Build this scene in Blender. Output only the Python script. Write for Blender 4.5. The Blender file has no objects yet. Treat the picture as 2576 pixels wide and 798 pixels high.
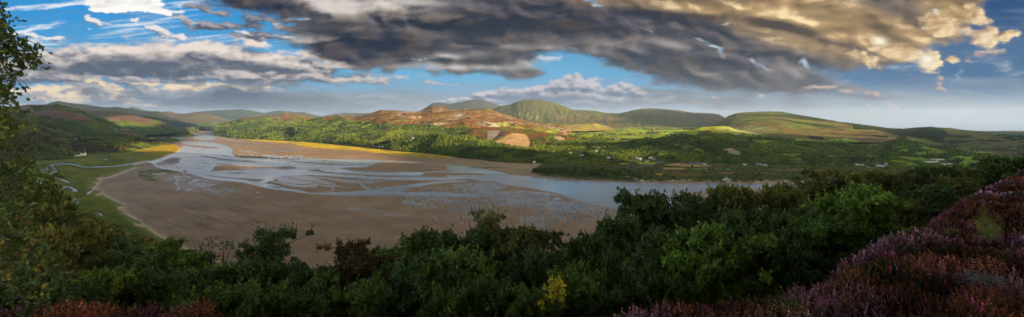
import bpy, math, random, numpy as np
R = math.radians
scene = bpy.context.scene
COL = scene.collection
# ---------- camera ----------
H = 170.0                       # the eye stands 170 m above the estuary
F = 1288.0                      # image units per unit of slope (the picture is 2576 units wide: 90 degrees)
VH = 300.0                      # row of the horizon
cam_data = bpy.data.cameras.new('camera'); cam = bpy.data.objects.new('camera', cam_data); COL.objects.link(cam)
cam.location = (0, 0, H); cam.rotation_euler = (R(90), 0, 0)
cam_data.sensor_width = 36; cam_data.lens = 18.0
cam_data.shift_y = -(399-VH)/2576.0
cam_data.clip_start = .1; cam_data.clip_end = 200000
scene.camera = cam
# ---------- light ----------
SUN_EL, SUN_AZ = R(15), R(118)  # azimuth clockwise from the view direction (+Y): to the right and a little behind
w = bpy.data.worlds.new('World'); scene.world = w; w.use_nodes = True
nt = w.node_tree; nt.nodes.clear()
sky = nt.nodes.new('ShaderNodeTexSky'); sky.sky_type = 'NISHITA'; sky.sun_disc = False
sky.sun_elevation = SUN_EL; sky.sun_rotation = SUN_AZ
bg = nt.nodes.new('ShaderNodeBackground'); bg.inputs[1].default_value = .15
wo = nt.nodes.new('ShaderNodeOutputWorld'); nt.links.new(sky.outputs[0], bg.inputs[0]); nt.links.new(bg.outputs[0], wo.inputs[0])
sd = bpy.data.lights.new('sun', 'SUN'); sd.energy = 4.5; sd.angle = R(.53); sd.color = (1, .80, .52)
sun = bpy.data.objects.new('sun', sd); COL.objects.link(sun)
SUN = np.array([math.sin(SUN_AZ)*math.cos(SUN_EL), math.cos(SUN_AZ)*math.cos(SUN_EL), math.sin(SUN_EL)])
from mathutils import Vector, Matrix
sun.rotation_euler = Vector(SUN).to_track_quat('Z', 'Y').to_euler()
vs = scene.view_settings; vs.view_transform = 'Standard'; vs.look = 'None'; vs.gamma = 1; vs.use_curve_mapping = False
vs.exposure = 1.45
cy = scene.cycles
cy.use_denoising = True; cy.max_bounces = 6; cy.diffuse_bounces = 2; cy.glossy_bounces = 3; cy.transmission_bounces = 3; cy.volume_bounces = 0
cy.transparent_max_bounces = 4; cy.sample_clamp_indirect = 6
cy.use_adaptive_sampling = False
# ---------- numeric helpers ----------
def _hash(ix, iy, seed):
    h = (ix.astype(np.int64)*374761393 + iy.astype(np.int64)*668265263 + seed*974634777) & 0xFFFFFFFF
    h = ((h ^ (h >> 13))*1274126177) & 0xFFFFFFFF
    h = ((h ^ (h >> 15))*2246822519) & 0xFFFFFFFF
    return (h ^ (h >> 16)) & 0xFFFFFFFF
def gnoise(x, y, seed=0):
    """gradient noise, about -1..1"""
    ix = np.floor(x); iy = np.floor(y); fx = x-ix; fy = y-iy
    u = fx*fx*fx*(fx*(fx*6-15)+10); v = fy*fy*fy*(fy*(fy*6-15)+10)
    def g(dx, dy):
        a = _hash(ix+dx, iy+dy, seed)*(2*math.pi/4294967296.0)
        return np.cos(a)*(fx-dx)+np.sin(a)*(fy-dy)
    a = g(0,0); b = g(1,0); c = g(0,1); d = g(1,1)
    return ((a+(b-a)*u)+((c+(d-c)*u)-(a+(b-a)*u))*v)*1.5
def fbm(x, y, o=5, seed=0, gain=.5, lac=2.03):
    s = 0; a = 1.0; t = 0
    for k in range(o):
        s = s+a*gnoise(x, y, seed+k*17); t += a; a *= gain; x = x*lac+13.7; y = y*lac+7.1
    return s/t*1.6
def ridged(x, y, o=4, seed=0, gain=.5):
    s = 0; a = 1.0; t = 0
    for k in range(o):
        s = s+a*(1-np.abs(gnoise(x, y, seed+k*17))*2); t += a; a *= gain; x = x*2.03+13.7; y = y*2.03+7.1
    return s/t
def sstep(a, b, x):
    t = np.clip((x-a)/(b-a), 0, 1); return t*t*(3-2*t)
def mix(a, b, t):
    t = np.asarray(t)
    if t.ndim and np.ndim(a) != t.ndim or np.ndim(b) != t.ndim: t = t[..., None]
    return a+(b-a)*t
def srgb(*c):
    c = np.array(c, float)/255.0
    return np.where(c <= .04045, c/12.92, ((c+.055)/1.055)**2.4)
def inpoly(X, Y, poly):
    poly = np.array(poly, float)
    shp = X.shape; out = np.zeros(X.size, bool); x = X.ravel(); y = Y.ravel()
    sel = np.where((x >= poly[:,0].min()) & (x <= poly[:,0].max()) & (y >= poly[:,1].min()) & (y <= poly[:,1].max()))[0]
    if not len(sel): return out.reshape(shp)
    xs = x[sel]; ys = y[sel]; r = np.zeros(len(sel), bool)
    n = len(poly)
    for i in range(n):
        x0, y0 = poly[i]; x1, y1 = poly[(i+1) % n]
        if y0 == y1: continue
        c = ((y0 > ys) != (y1 > ys)) & (xs < (x1-x0)*(ys-y0)/(y1-y0)+x0)
        r ^= c
    out[sel] = r
    return out.reshape(shp)
def linedist(X, Y, pts, ky=1.0, reach=14):
    """distance to a polyline, y differences weighted by ky; far = 1e3"""
    pts = np.array(pts, float)
    shp = X.shape; out = np.full(X.size, 1e3); x = X.ravel(); y = Y.ravel()
    sel = np.where((x >= pts[:,0].min()-reach) & (x <= pts[:,0].max()+reach) & (y >= pts[:,1].min()-reach) & (y <= pts[:,1].max()+reach))[0]
    xs = x[sel]; ys = y[sel]*ky; d = np.full(len(sel), 1e3)
    for i in range(len(pts)-1):
        ax, ay = pts[i][0], pts[i][1]*ky; bx, by = pts[i+1][0]-ax, pts[i+1][1]*ky-ay
        t = np.clip(((xs-ax)*bx+(ys-ay)*by)/(bx*bx+by*by+1e-9), 0, 1)
        d = np.minimum(d, np.hypot(xs-ax-t*bx, ys-ay-t*by))
    out[sel] = d
    return out.reshape(shp)
def boxblur(m, ry, rx):
    def b(a, r, ax):
        if r < 1: return a
        pad = [(0,0)]*a.ndim; pad[ax] = (r+1, r)
        c = np.cumsum(np.pad(a, pad, mode='edge'), axis=ax)
        n = a.shape[ax]
        return (np.take(c, np.arange(2*r+1, 2*r+1+n), ax)-np.take(c, np.arange(0, n), ax))/(2*r+1)
    return b(b(m, ry, 0), rx, 1)
def blur2(m, ry, rx):
    return boxblur(boxblur(m, ry, rx), ry, rx)
# ---------- the evening sky: colours over direction, worked out cloud by cloud ----------
def sky_colours(X, Y):
    """X, Y: grids of viewing direction (1288 units = 45 degrees), rows top to bottom. Returns linear rgb."""
    ones = np.ones(X.shape+(3,))
    tx = sstep(300, 2300, X); el = np.clip((320-Y)/320, 0, 3)
    top = mix(srgb(50,148,214)*ones, srgb(24,72,124), sstep(600, 2400, X))
    midc = mix(srgb(98,174,216)*ones, srgb(60,108,150), sstep(1300, 2300, X))
    hor = mix(srgb(138,158,172)*ones, srgb(150,170,184), tx)
    c = mix(hor, midc, sstep(.0, .45, el)); c = mix(c, top, sstep(.35, 1.0, el))
    wx = fbm(X/200, Y/80, 6, 5, .6)*42; wy = fbm(X/200+40, Y/80, 6, 6, .6)*20
    Xw, Yw = X+wx, Y+wy
    big = fbm(X/260, Y/60, 3, 9, .5)
    det = fbm(X/110, Y/38, 6, 11, .58)*1.5
    det2 = fbm(X/42, Y/20, 5, 23, .6)*1.5
    bill = .55-ridged(X/34, Y/20, 4, 27, .55)*-.0-.55*ridged(X/34, Y/20, 4, 27, .55)     # billows
    str_ = fbm((X+Y*.6)/210, (Y-X*.03)/17, 5, 31, .55)*1.4
    def ell(cx, cy, rx, ry, ang=0, w=1.0):
        a = math.radians(ang); dx = Xw-cx; dy = Yw-cy
        u = (dx*math.cos(a)+dy*math.sin(a))/rx; v = (-dx*math.sin(a)+dy*math.cos(a))/ry
        return w*(1-np.sqrt(u*u+v*v))
    many = lambda L: np.maximum.reduce([ell(*e) for e in L])
    def gs(L):
        return sum(np.exp(-((X-e[0])/e[2])**2-((Y-e[1]-(X-e[0])*(e[5] if len(e) > 5 else 0))/e[3])**2)*e[4] for e in L)
    def shift(a, px, py): return np.roll(np.roll(a, int(round(py/1.7)), 0), int(round(px/2.5)), 1)
    def paint(F, nz, soft, light, dark, lx=10, ly=14, g=1.1, op=1.0, bias=.4, tone=0, rimlight=0, lo=-.12):
        """a cloud where F+nz > 0; lit where it thins towards the light (up and to the right)"""
        nonlocal c
        d = F+nz; a = sstep(lo, lo+soft, d)*op
        dd = np.clip(d, -.6, 1.4)
        sh = bias-.06+g*.8*(dd-shift(dd, -lx, ly))+.4*g*(nz-shift(nz, -lx*.4, ly*.4))+tone+.12*det2-.18*np.clip(dd, 0, 1)
        sh = np.clip(sh, 0, 1); sh = sh*.5+.5*sh*sh*(3-2*sh)
        c = mix(c, mix(dark*ones, light*ones, sh), a)
        return d
    # cirrus
    d = many([(130,20,170,10,-7), (60,75,90,10,-12), (220,4,70,7,-8), (480,16,90,14,-6,.7), (90,98,100,8,0,.7), (330,70,170,26,-10,.5), (600,100,160,16,0,.5), (430,95,120,14,0,.5)])
    d = d+fbm((X+Y*2)/110, (Y+X*.09)/8, 5, 41, .6)*.7
    c = mix(c, srgb(244,248,250), sstep(-.05, 1.1, d)*.9)
    # veils low over the whole horizon
    d = gs([(300,262,700,44,1.1), (1150,262,500,34,.9), (2000,262,400,40,.9), (2450,280,300,36,.7), (2500,205,120,12,.5)])+str_*.22+det*.12
    veil = mix(srgb(138,152,166)*ones, srgb(150,166,178), sstep(1700, 2300, X)); veil = mix(veil, srgb(118,132,146), sstep(1500, 400, X)*.55+np.clip(str_, 0, 1)*.2)
    c = mix(c, veil, np.clip(d, 0, 1)*.82)
    # thin white wisps at the right
    d = many([(2520,165,70,24,35,.9), (2405,195,46,9,-60,.8), (2300,232,80,9,8,.8), (2440,235,70,8,12,.8), (2250,165,90,14,12,.9), (2060,180,100,16,4,.7), (2130,205,50,8,0,.7), (2360,250,90,10,6,.6)])+fbm((X-Y*1.5)/60, (Y+X*.2)/9, 5, 47, .6)*.75
    c = mix(c, srgb(182,194,202), sstep(.1, 1.5, d)*.75)
    # glowing gaps low at the left
    F = many([(90,232,90,20,0,.9), (215,222,60,20,8,1), (320,244,70,14,15,.9), (480,222,130,14,0,1), (620,222,90,9,0,.8), (150,242,110,14,0,.8), (360,216,60,8,0,.8)])*1.3
    paint(F, det2*.45+bill*.4, .7, srgb(255,230,190), srgb(186,166,156), bias=.75, g=.7, op=.95)
    F = many([(170,208,60,10,18), (215,226,62,12,22), (55,238,50,9), (350,226,70,10,14), (430,238,90,9), (390,252,110,11,8), (260,252,110,9,0,.8), (300,206,80,8,4,.8), (530,232,60,8,0,.8)])*1.4
    paint(F, det2*.5+bill*.4, .8, srgb(162,166,174), srgb(104,116,132), bias=.35, g=.9, op=.9)
    F = many([(120,275,260,9,0), (420,270,300,8,1), (960,248,300,8,1), (1080,262,260,7,0), (860,280,300,8,0), (260,190,300,9,0,.8)])*1.1
    paint(F, str_*.5+det2*.3, 1.2, srgb(176,178,184), srgb(112,126,140), bias=.35, g=.6, op=.75, ly=8)
    # dark bank over the far estuary
    F = many([(650,246,210,22,2), (560,230,70,14,0), (640,226,60,12,8), (780,262,210,14,3), (690,268,280,14), (520,254,160,14)])*1.3
    paint(F, str_*.25+bill*.45+det2*.2, 1.0, srgb(132,142,152), srgb(80,94,110), bias=.25, g=.6, op=.92)
    # mid-left deck, broad, soft, bright along its upper edge
    F = np.maximum(many([(300,162,480,54,2,1), (80,172,240,44,0,1), (600,182,360,26,3,1), (540,142,240,36,6,1), (700,158,190,28,10,.95)])*1.9, many([(820,148,150,12,8,.9), (950,156,120,9,6,.8), (640,112,70,12,12,.8)])*1.3)+.12
    tone = -.2*gs([(300,170,250,24,1), (560,182,120,12,.6), (700,168,100,14,.6)])+.35*gs([(330,124,260,12,1), (560,118,200,12,1), (120,165,90,14,.8), (620,140,100,10,.5), (780,128,80,10,.6), (740,165,120,8,.7), (860,166,100,9,1.0), (420,150,150,7,.3)])
    paint(F, det*.42+det2*.2+bill*.2, 1.0, srgb(238,224,214), srgb(92,102,118), bias=.40, g=.62, ly=20, tone=tone*.8)
    # ropes of cloud under it
    F = many([(640,205,330,15,1), (860,200,240,9,2,.9), (330,203,320,11,2,.9), (620,190,130,12,0,1), (700,196,100,11,0,.9)])*1.1
    paint(F, det2*.5+str_*.5+bill*.2, 1.0, srgb(214,202,198), srgb(106,118,134), bias=.34, g=.6, ly=12, op=.85, tone=.3*gs([(700,192,130,7,1), (620,190,80,6,1), (850,194,120,5,.8)])-.2*gs([(740,206,260,5,1), (300,204,200,5,1)]))
    # small clouds, upper left
    F = many([(222,60,40,10,14,1), (235,70,26,7,10,1), (465,38,46,8,2,1), (510,66,52,11,10,1), (500,60,80,10,10,.8), (390,78,60,9,8,1), (420,84,40,7,0,.9), (312,62,12,5,0,1), (90,88,58,7,4,.8), (130,92,40,5,0,.7), (745,66,44,12,20,.9), (536,64,40,10,0,.9), (470,90,60,8,6,.7), (640,90,70,10,12,.8)])*1.7
    paint(F-.12, det2*.8+det*.3, 1.0, srgb(246,238,234), srgb(122,130,150), bias=.42, g=.8, op=.9, ly=8, tone=-.3*gs([(525,68,50,16,1), (560,62,40,16,1), (480,40,30,6,.8), (745,66,50,16,.6)]))
    F = many([(285,14,80,26,0,1.2), (350,10,66,28,0,1.2), (400,34,44,11,14,1), (262,28,42,9,0,.9), (320,-10,100,30,0,1.2)])*2.2
    paint(F, bill*.55+det2*.25, .45, srgb(255,253,248), srgb(205,198,198), bias=.95, g=.5, ly=-9, tone=-.5*gs([(400,38,26,7,1), (275,34,26,5,.6)]))
    # towering white cumulus band over the mountains
    F = many([(1450,248,240,24,3,1.1), (1250,252,160,12,0,1), (1340,226,34,22,0,1), (1395,212,34,20,0,1), (1440,206,30,24,0,1.05), (1490,212,32,24,0,1.05), (1550,222,34,16,0,1), (1605,232,32,16,0,1), (1580,210,18,12,0,.8), (1212,238,26,10,0,1), (1240,232,20,9,0,.9), (1660,258,120,12,0,.8)])*1.9
    bl = .5-.6*ridged(X/24+3, Y/19, 4, 61, .5)
    paint(F, bl*.75+det2*.2, .7, srgb(200,196,202), srgb(98,116,140), lx=8, ly=9, bias=.5, g=.75, tone=.25*gs([(1440,205,90,16,1), (1500,215,60,14,.7), (1225,236,26,9,.8), (1360,225,50,14,.5), (1560,250,90,7,.5)])-.35*gs([(1400,262,260,14,1), (1300,250,120,10,.6), (1420,238,60,6,.6)]))
    F = many([(1500,270,330,12,1), (1150,268,260,8), (1000,258,180,6,0,.8), (880,236,50,5,0,.8), (960,228,60,5,0,.6)])*1.2
    paint(F, str_*.5+det2*.2, 1.1, srgb(156,162,174), srgb(102,118,138), bias=.4, g=.6, op=.8, ly=8)
    # grey veil under the big deck, right of centre
    F = many([(1880,212,280,44,9), (2030,222,200,36,10,.9), (1830,262,300,30,3,.9), (2150,228,130,24,14,.7), (1700,236,120,22,10,.8)])*1.3
    paint(F, str_*.35+det*.45+det2*.15, 1.3, srgb(146,138,140), srgb(80,90,106), bias=.33, g=.7, op=.92, tone=.2*gs([(1900,240,160,8,1), (1760,262,160,8,.8), (2050,240,100,8,.6)]))
    F = many([(525,66,60,12,10,1), (580,60,40,14,20,.9), (640,60,60,16,6,1), (660,40,60,12,0,.9), (700,92,80,16,6,1), (620,96,60,9,6,.8), (540,20,70,10,4,.9)])*1.4
    paint(F, det2*.5+bill*.3, .9, srgb(170,164,170), srgb(84,92,108), bias=.3, g=.7, ly=8)
    # the great dark deck
    P = [(380,-300),(410,-20),(500,2),(600,20),(690,34),(740,48),(770,62),(730,78),(690,84),(640,96),(700,108),(700,128),(760,134),(790,146),(850,160),(880,172),(960,186),(1030,192),(1100,192),(1240,184),(1320,196),(1420,200),(1400,182),(1360,164),(1345,136),
         (1400,132),(1480,148),(1560,170),(1620,196),(1700,210),(1730,226),(1850,236),(1960,246),(2080,236),(2120,205),(2050,176),(2060,160),(2130,176),(2190,172),(2260,166),(2310,140),(2330,110),(2400,112),
         (2450,100),(2440,60),(2480,90),(2540,95),(2510,60),(2470,20),(2500,-40),(2640,-300)]
    m = inpoly(Xw, Yw, P).astype(float)
    F = (blur2(m, 8, 10)*.3+blur2(m, 22, 30)*.7-.5)*2
    k = sstep(1100, 1900, X)
    Ys = Yw-(Xw-1200)*k*.17
    b1 = fbm(Xw/230, Ys/44, 4, 71, .5); b2 = fbm(Xw/84, Ys/36, 5, 72, .5); iso = fbm(Xw/46, Ys/30, 4, 74, .5); b3 = .5-.6*ridged(Xw/70, Ys/34, 4, 77, .5)
    nz = b1*.42+b2*.46+b3*.24+iso*.22
    puffs = fbm((Xw+Yw)/85, (Yw-Xw*.17)/40, 5, 79, .5)
    warm = np.clip(gs([(2080,36,260,50,1.1,.25), (2220,100,180,42,1.2,.35), (1850,24,190,22,.75,.1), (1560,8,240,16,.45,.08), (2430,50,130,60,1.2,.4), (2330,140,70,36,1.3,.4), (1940,88,200,26,.45,.3), (2060,122,130,24,.5,.3), (1000,34,130,18,.2)])+b2*.14, 0, 1.2)
    grey = gs([(960,8,150,26,1.1), (830,12,60,22,1.5), (1020,46,150,14,.5), (760,100,60,12,1.0), (1170,170,170,8,.9), (1060,160,60,10,.7), (1130,143,60,7,.9), (1340,160,60,10,.6), (1310,118,130,12,.35), (2000,180,160,14,.35), (1640,112,130,14,.35), (1500,128,120,10,.3)])
    tone = gs([(1230,60,190,26,-.32), (950,112,170,20,-.3), (900,148,90,14,-.2), (1420,66,140,18,-.2), (1060,76,140,9,.1), (1540,92,150,14,.12), (1620,160,120,14,-.18), (1740,120,140,12,.14,.2), (1850,160,130,12,-.18,.2), (2060,96,120,9,-.4,.3), (1960,66,130,8,-.3,.2), (2190,66,100,10,-.3,.4), (1760,44,170,9,-.25,.1), (1720,22,150,10,.15), (2320,60,60,14,-.3,.5), (640,22,160,12,-.1), (1900,112,160,10,.16,.25), (1990,140,160,10,-.16,.25)])
    nz = nz*(1-.45*np.clip(warm, 0, 1))+puffs*.6*np.clip(warm, 0, 1)
    nzl = mix(nz, blur2(nz, 2, 3), np.clip(.35+warm*.6, 0, 1)*.9)
    d = F*1.15+nz*.75+det2*.22+det*.2+.12
    a = sstep(-.1, .8, d)
    sh = .31+.46*(nzl-shift(nzl, -14, 11))+.10*(nz-shift(nz, -4, 4))+.10*iso+tone*1.15+grey*.30+warm*.24+b1*.2+b2*.08
    sh = np.clip(sh, 0, 1); sh = sh*.4+.6*sh*sh*(3-2*sh)
    dark = mix(srgb(36,47,64)*ones, srgb(66,62,66), sstep(-.2, .8, b2+grey)); dark = mix(dark, srgb(92,76,60), np.clip(warm, 0, 1))
    light = mix(srgb(114,108,114)*ones, srgb(214,206,202), np.clip(grey*1.1, 0, 1)); light = mix(light, mix(srgb(206,172,122)*ones, srgb(255,226,172), sstep(.6, .95, sh)), np.clip(warm*1.1, 0, 1))
    col = mix(dark, light, sh)
    col = mix(col, mix(srgb(138,144,156)*ones, srgb(220,190,150), np.clip(warm, 0, 1)), (1-sstep(.0, .6, d))*.4)
    c = mix(c, col, a)
    # rents in the deck
    d = many([(1490,6,34,6,30,.9), (1400,150,60,8,8,.9), (1780,120,56,12,35,.95), (1830,60,30,4,0,.4), (2030,150,60,12,25,.8), (1900,168,80,8,30,.6), (765,40,40,8,0,.95), (1060,150,50,5,10,.7), (730,92,50,8,0,.8), (1640,75,40,5,20,.6), (1140,148,60,6,10,.8), (2360,30,40,8,40,.6), (2420,84,40,12,30,.7)])+b3*.5+det2*.3
    c = mix(c, mix(srgb(110,160,196)*ones, srgb(206,212,218), sstep(-.4, .5, det2)), sstep(.2, 1.0, d)*.85)
    # sunlit heads under the right end
    F = many([(2215,116,60,24,20,1), (2330,152,32,30,30,1.15), (2270,128,80,18,20,1), (2170,148,50,12,10,.8), (2478,95,40,24,-10,1), (2535,92,34,10,-20,.9), (2395,150,34,9,0,.8), (2455,40,36,40,0,.8), (2370,60,60,30,20,.8)])*1.7
    paint(F, bill*.5+det2*.3+det*.2, .9, srgb(255,230,184), srgb(170,130,86), lx=9, ly=-5, bias=.62, g=.6)
    c = mix(c, srgb(255,246,222), np.clip(gs([(2332,152,20,18,.8), (2214,104,16,10,.9), (2475,95,16,14,.4)])*(1+bill*.5), 0, .9))
    # scraps at the right
    F = many([(2120,232,46,9,10,.9), (2065,218,50,8,0,.9), (2362,212,30,7,40,.8), (2180,236,34,7,0,.8), (2240,262,24,6,30,.7), (2180,268,24,6,30,.8), (1935,244,18,5,0,1), (2160,300,30,5,0,.7), (1790,246,26,5,0,.7), (2490,130,40,8,0,.6), (2460,150,30,8,0,.6)])*1.4
    paint(F, det2*.6+bill*.2, 1.0, srgb(204,180,164), srgb(114,118,130), bias=.5, g=.8, op=.85, ly=7)
    return np.clip(c, 0, 4)
# ---------- mesh and material helpers ----------
def tag(o, label=None, cat=None, group=None, kind=None):
    if label: o['label'] = label
    if cat: o['category'] = cat
    if group: o['group'] = group
    if kind: o['kind'] = kind
    return o
def mesh(name, V, Fc, mat, col=None, smooth=True, extra=None):
    """Fc: (n,3) or (n,4) int array; col: (nv,3) linear colour per vertex; extra: {name: (nv,)}"""
    me = bpy.data.meshes.new(name)
    V = np.asarray(V, np.float32); Fc = np.asarray(Fc, np.int32)
    k = Fc.shape[1]
    me.vertices.add(len(V)); me.vertices.foreach_set('co', V.ravel())
    me.loops.add(Fc.size); me.loops.foreach_set('vertex_index', Fc.ravel())
    me.polygons.add(len(Fc)); me.polygons.foreach_set('loop_start', np.arange(0, Fc.size, k, dtype=np.int32))
    me.polygons.foreach_set('use_smooth', np.full(len(Fc), smooth, bool))
    if col is not None:
        a = me.color_attributes.new('Col', 'FLOAT_COLOR', 'POINT')
        c4 = np.ones((len(V), 4), np.float32); c4[:, :3] = col
        a.data.foreach_set('color', c4.ravel())
    for kx, val in (extra or {}).items():
        a = me.attributes.new(kx, 'FLOAT', 'POINT'); a.data.foreach_set('value', np.asarray(val, np.float32).ravel())
    if mat: me.materials.append(mat)
    me.update(calc_edges=True)
    return me
def obj(name, me, parent=None, loc=None):
    o = bpy.data.objects.new(name, me); COL.objects.link(o)
    if loc is not None: o.location = loc
    if parent is not None: o.parent = parent
    return o
def gridfaces(nr, nc):
    i = np.arange(nr*nc).reshape(nr, nc)
    return np.stack([i[:-1, :-1], i[:-1, 1:], i[1:, 1:], i[1:, :-1]], -1).reshape(-1, 4)
class B:
    """collects boxes, prisms, tubes as one mesh (polygons of any size)"""
    def __init__(s): s.v = []; s.f = []
    def add(s, vs, fs):
        n = len(s.v); s.v += [tuple(map(float, q)) for q in vs]; s.f += [tuple(n+i for i in q) for q in fs]; return s
    def box(s, x0, x1, y0, y1, z0, z1):
        return s.add([(x0,y0,z0),(x1,y0,z0),(x1,y1,z0),(x0,y1,z0),(x0,y0,z1),(x1,y0,z1),(x1,y1,z1),(x0,y1,z1)],
                     [(3,2,1,0),(4,5,6,7),(0,1,5,4),(1,2,6,5),(2,3,7,6),(3,0,4,7)])
    def gable(s, x0, x1, y0, y1, z0, z1):      # ridge along x
        m = (y0+y1)/2
        return s.add([(x0,y0,z0),(x1,y0,z0),(x1,y1,z0),(x0,y1,z0),(x0,m,z1),(x1,m,z1)], [(3,2,1,0),(0,1,5,4),(2,3,4,5),(1,2,5),(3,0,4)])
    def hip(s, x0, x1, y0, y1, z0, z1, k=.35):
        m = (y0+y1)/2; d = (x1-x0)*k
        return s.add([(x0,y0,z0),(x1,y0,z0),(x1,y1,z0),(x0,y1,z0),(x0+d,m,z1),(x1-d,m,z1)], [(3,2,1,0),(0,1,5,4),(2,3,4,5),(1,2,5),(3,0,4)])
    def tube(s, pts, rad, n=6):
        pts = [Vector(p) for p in pts]; rings = []
        for i, p in enumerate(pts):
            d = (pts[min(i+1, len(pts)-1)]-pts[max(i-1, 0)]).normalized()
            a = d.cross(Vector((.3, .9, .2))).normalized(); b = d.cross(a)
            r = rad[i] if hasattr(rad, '__len__') else rad
            rings.append([p+(a*math.cos(t)+b*math.sin(t))*r for t in [k*2*math.pi/n for k in range(n)]])
        vs = [q for rg in rings for q in rg]; fs = []
        for i in range(len(pts)-1):
            for k in range(n): fs.append((i*n+k, i*n+(k+1) % n, (i+1)*n+(k+1) % n, (i+1)*n+k))
        fs.append(tuple(range(n))[::-1]); fs.append(tuple(range((len(pts)-1)*n, len(pts)*n)))
        return s.add(vs, fs)
    def build(s, name, mat, parent=None, smooth=False):
        me = bpy.data.meshes.new(name); me.from_pydata(s.v, [], s.f); me.materials.append(mat)
        if smooth: me.polygons.foreach_set('use_smooth', [True]*len(me.polygons))
        me.update(); return obj(name, me, parent)
def material(name, colour=None, rough=.8, spec=.3, noise=None, bump=None, translucent=0, coords='Object', varied=0):
    m = bpy.data.materials.new(name); m.use_nodes = True; t = m.node_tree; N = t.nodes; L = t.links
    p = N['Principled BSDF']; p.inputs['Roughness'].default_value = rough; p.inputs['Specular IOR Level'].default_value = spec
    if colour is None:
        a = N.new('ShaderNodeAttribute'); a.attribute_name = 'Col'; src = a.outputs['Color']
    else:
        a = N.new('ShaderNodeRGB'); a.outputs[0].default_value = (*colour, 1); src = a.outputs[0]
    tc = N.new('ShaderNodeTexCoord')
    if noise:
        sc, lo, hi = noise
        n = N.new('ShaderNodeTexNoise'); n.inputs['Scale'].default_value = sc; n.inputs['Detail'].default_value = 5
        L.new(tc.outputs[coords], n.inputs['Vector'])
        mr = N.new('ShaderNodeMapRange'); mr.inputs['From Min'].default_value = .3; mr.inputs['From Max'].default_value = .7
        mr.inputs['To Min'].default_value = lo; mr.inputs['To Max'].default_value = hi
        L.new(n.outputs[0], mr.inputs[0])
        mx = N.new('ShaderNodeVectorMath'); mx.operation = 'SCALE'; L.new(src, mx.inputs[0]); L.new(mr.outputs[0], mx.inputs['Scale']); src = mx.outputs[0]
    if varied:
        oi = N.new('ShaderNodeObjectInfo'); mr = N.new('ShaderNodeMapRange'); mr.inputs['To Min'].default_value = 1-varied; mr.inputs['To Max'].default_value = 1+varied
        L.new(oi.outputs['Random'], mr.inputs[0]); mx = N.new('ShaderNodeVectorMath'); mx.operation = 'SCALE'; L.new(src, mx.inputs[0]); L.new(mr.outputs[0], mx.inputs['Scale']); src = mx.outputs[0]
    L.new(src, p.inputs['Base Color'])
    if bump:
        sc, st, dist = bump
        n = N.new('ShaderNodeTexNoise'); n.inputs['Scale'].default_value = sc; n.inputs['Detail'].default_value = 6
        L.new(tc.outputs[coords], n.inputs['Vector'])
        b = N.new('ShaderNodeBump'); b.inputs['Strength'].default_value = st; b.inputs['Distance'].default_value = dist
        L.new(n.outputs[0], b.inputs['Height']); L.new(b.outputs[0], p.inputs['Normal'])
    if translucent:
        tr = N.new('ShaderNodeBsdfTranslucent'); L.new(src, tr.inputs[0]); ms = N.new('ShaderNodeMixShader'); ms.inputs[0].default_value = translucent
        L.new(p.outputs[0], ms.inputs[1]); L.new(tr.outputs[0], ms.inputs[2]); L.new(ms.outputs[0], N['Material Output'].inputs['Surface'])
    return m
def proj(x, y, z):
    y = np.maximum(y, 1e-3)
    return 1288+F*x/y, VH-F*(z-H)/y
def at(X, Y, D=None, z=0.0):
    """point seen at (X, Y): on the plane at height z, or at distance D"""
    if D is None: D = F*(H-z)/(Y-VH)
    return Vector(((X-1288)/F*D, D, H-(Y-VH)/F*D))
# tracing frames: coordinates read off enlarged views of the picture -> picture units
def _fr(ox, oy, k): return lambda pts: [(ox+k*a, oy+k*b) for a, b in pts]
A_ = _fr(335.4, 322.0, .2185); B_ = _fr(603.75, 335.4, .2185); C_ = _fr(872.0, 375.7, .2185)
D_ = _fr(1140.4, 375.7, .2522); E_ = _fr(67.1, 375.7, .2185); F_ = _fr(201.25, 523.2, .2522); G_ = _fr(1576.5, 389.1, .2083)
Z3 = _fr(872.0, 234.8, .3362); Z4 = _fr(1274.5, 234.8, .3362); Z5 = _fr(1677.0, 234.8, .3362); Z6 = _fr(2039.0, 234.8, .3362)
Z1 = _fr(0.0, 234.8, .3362); Z2 = _fr(402.5, 234.8, .3362)
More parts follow.
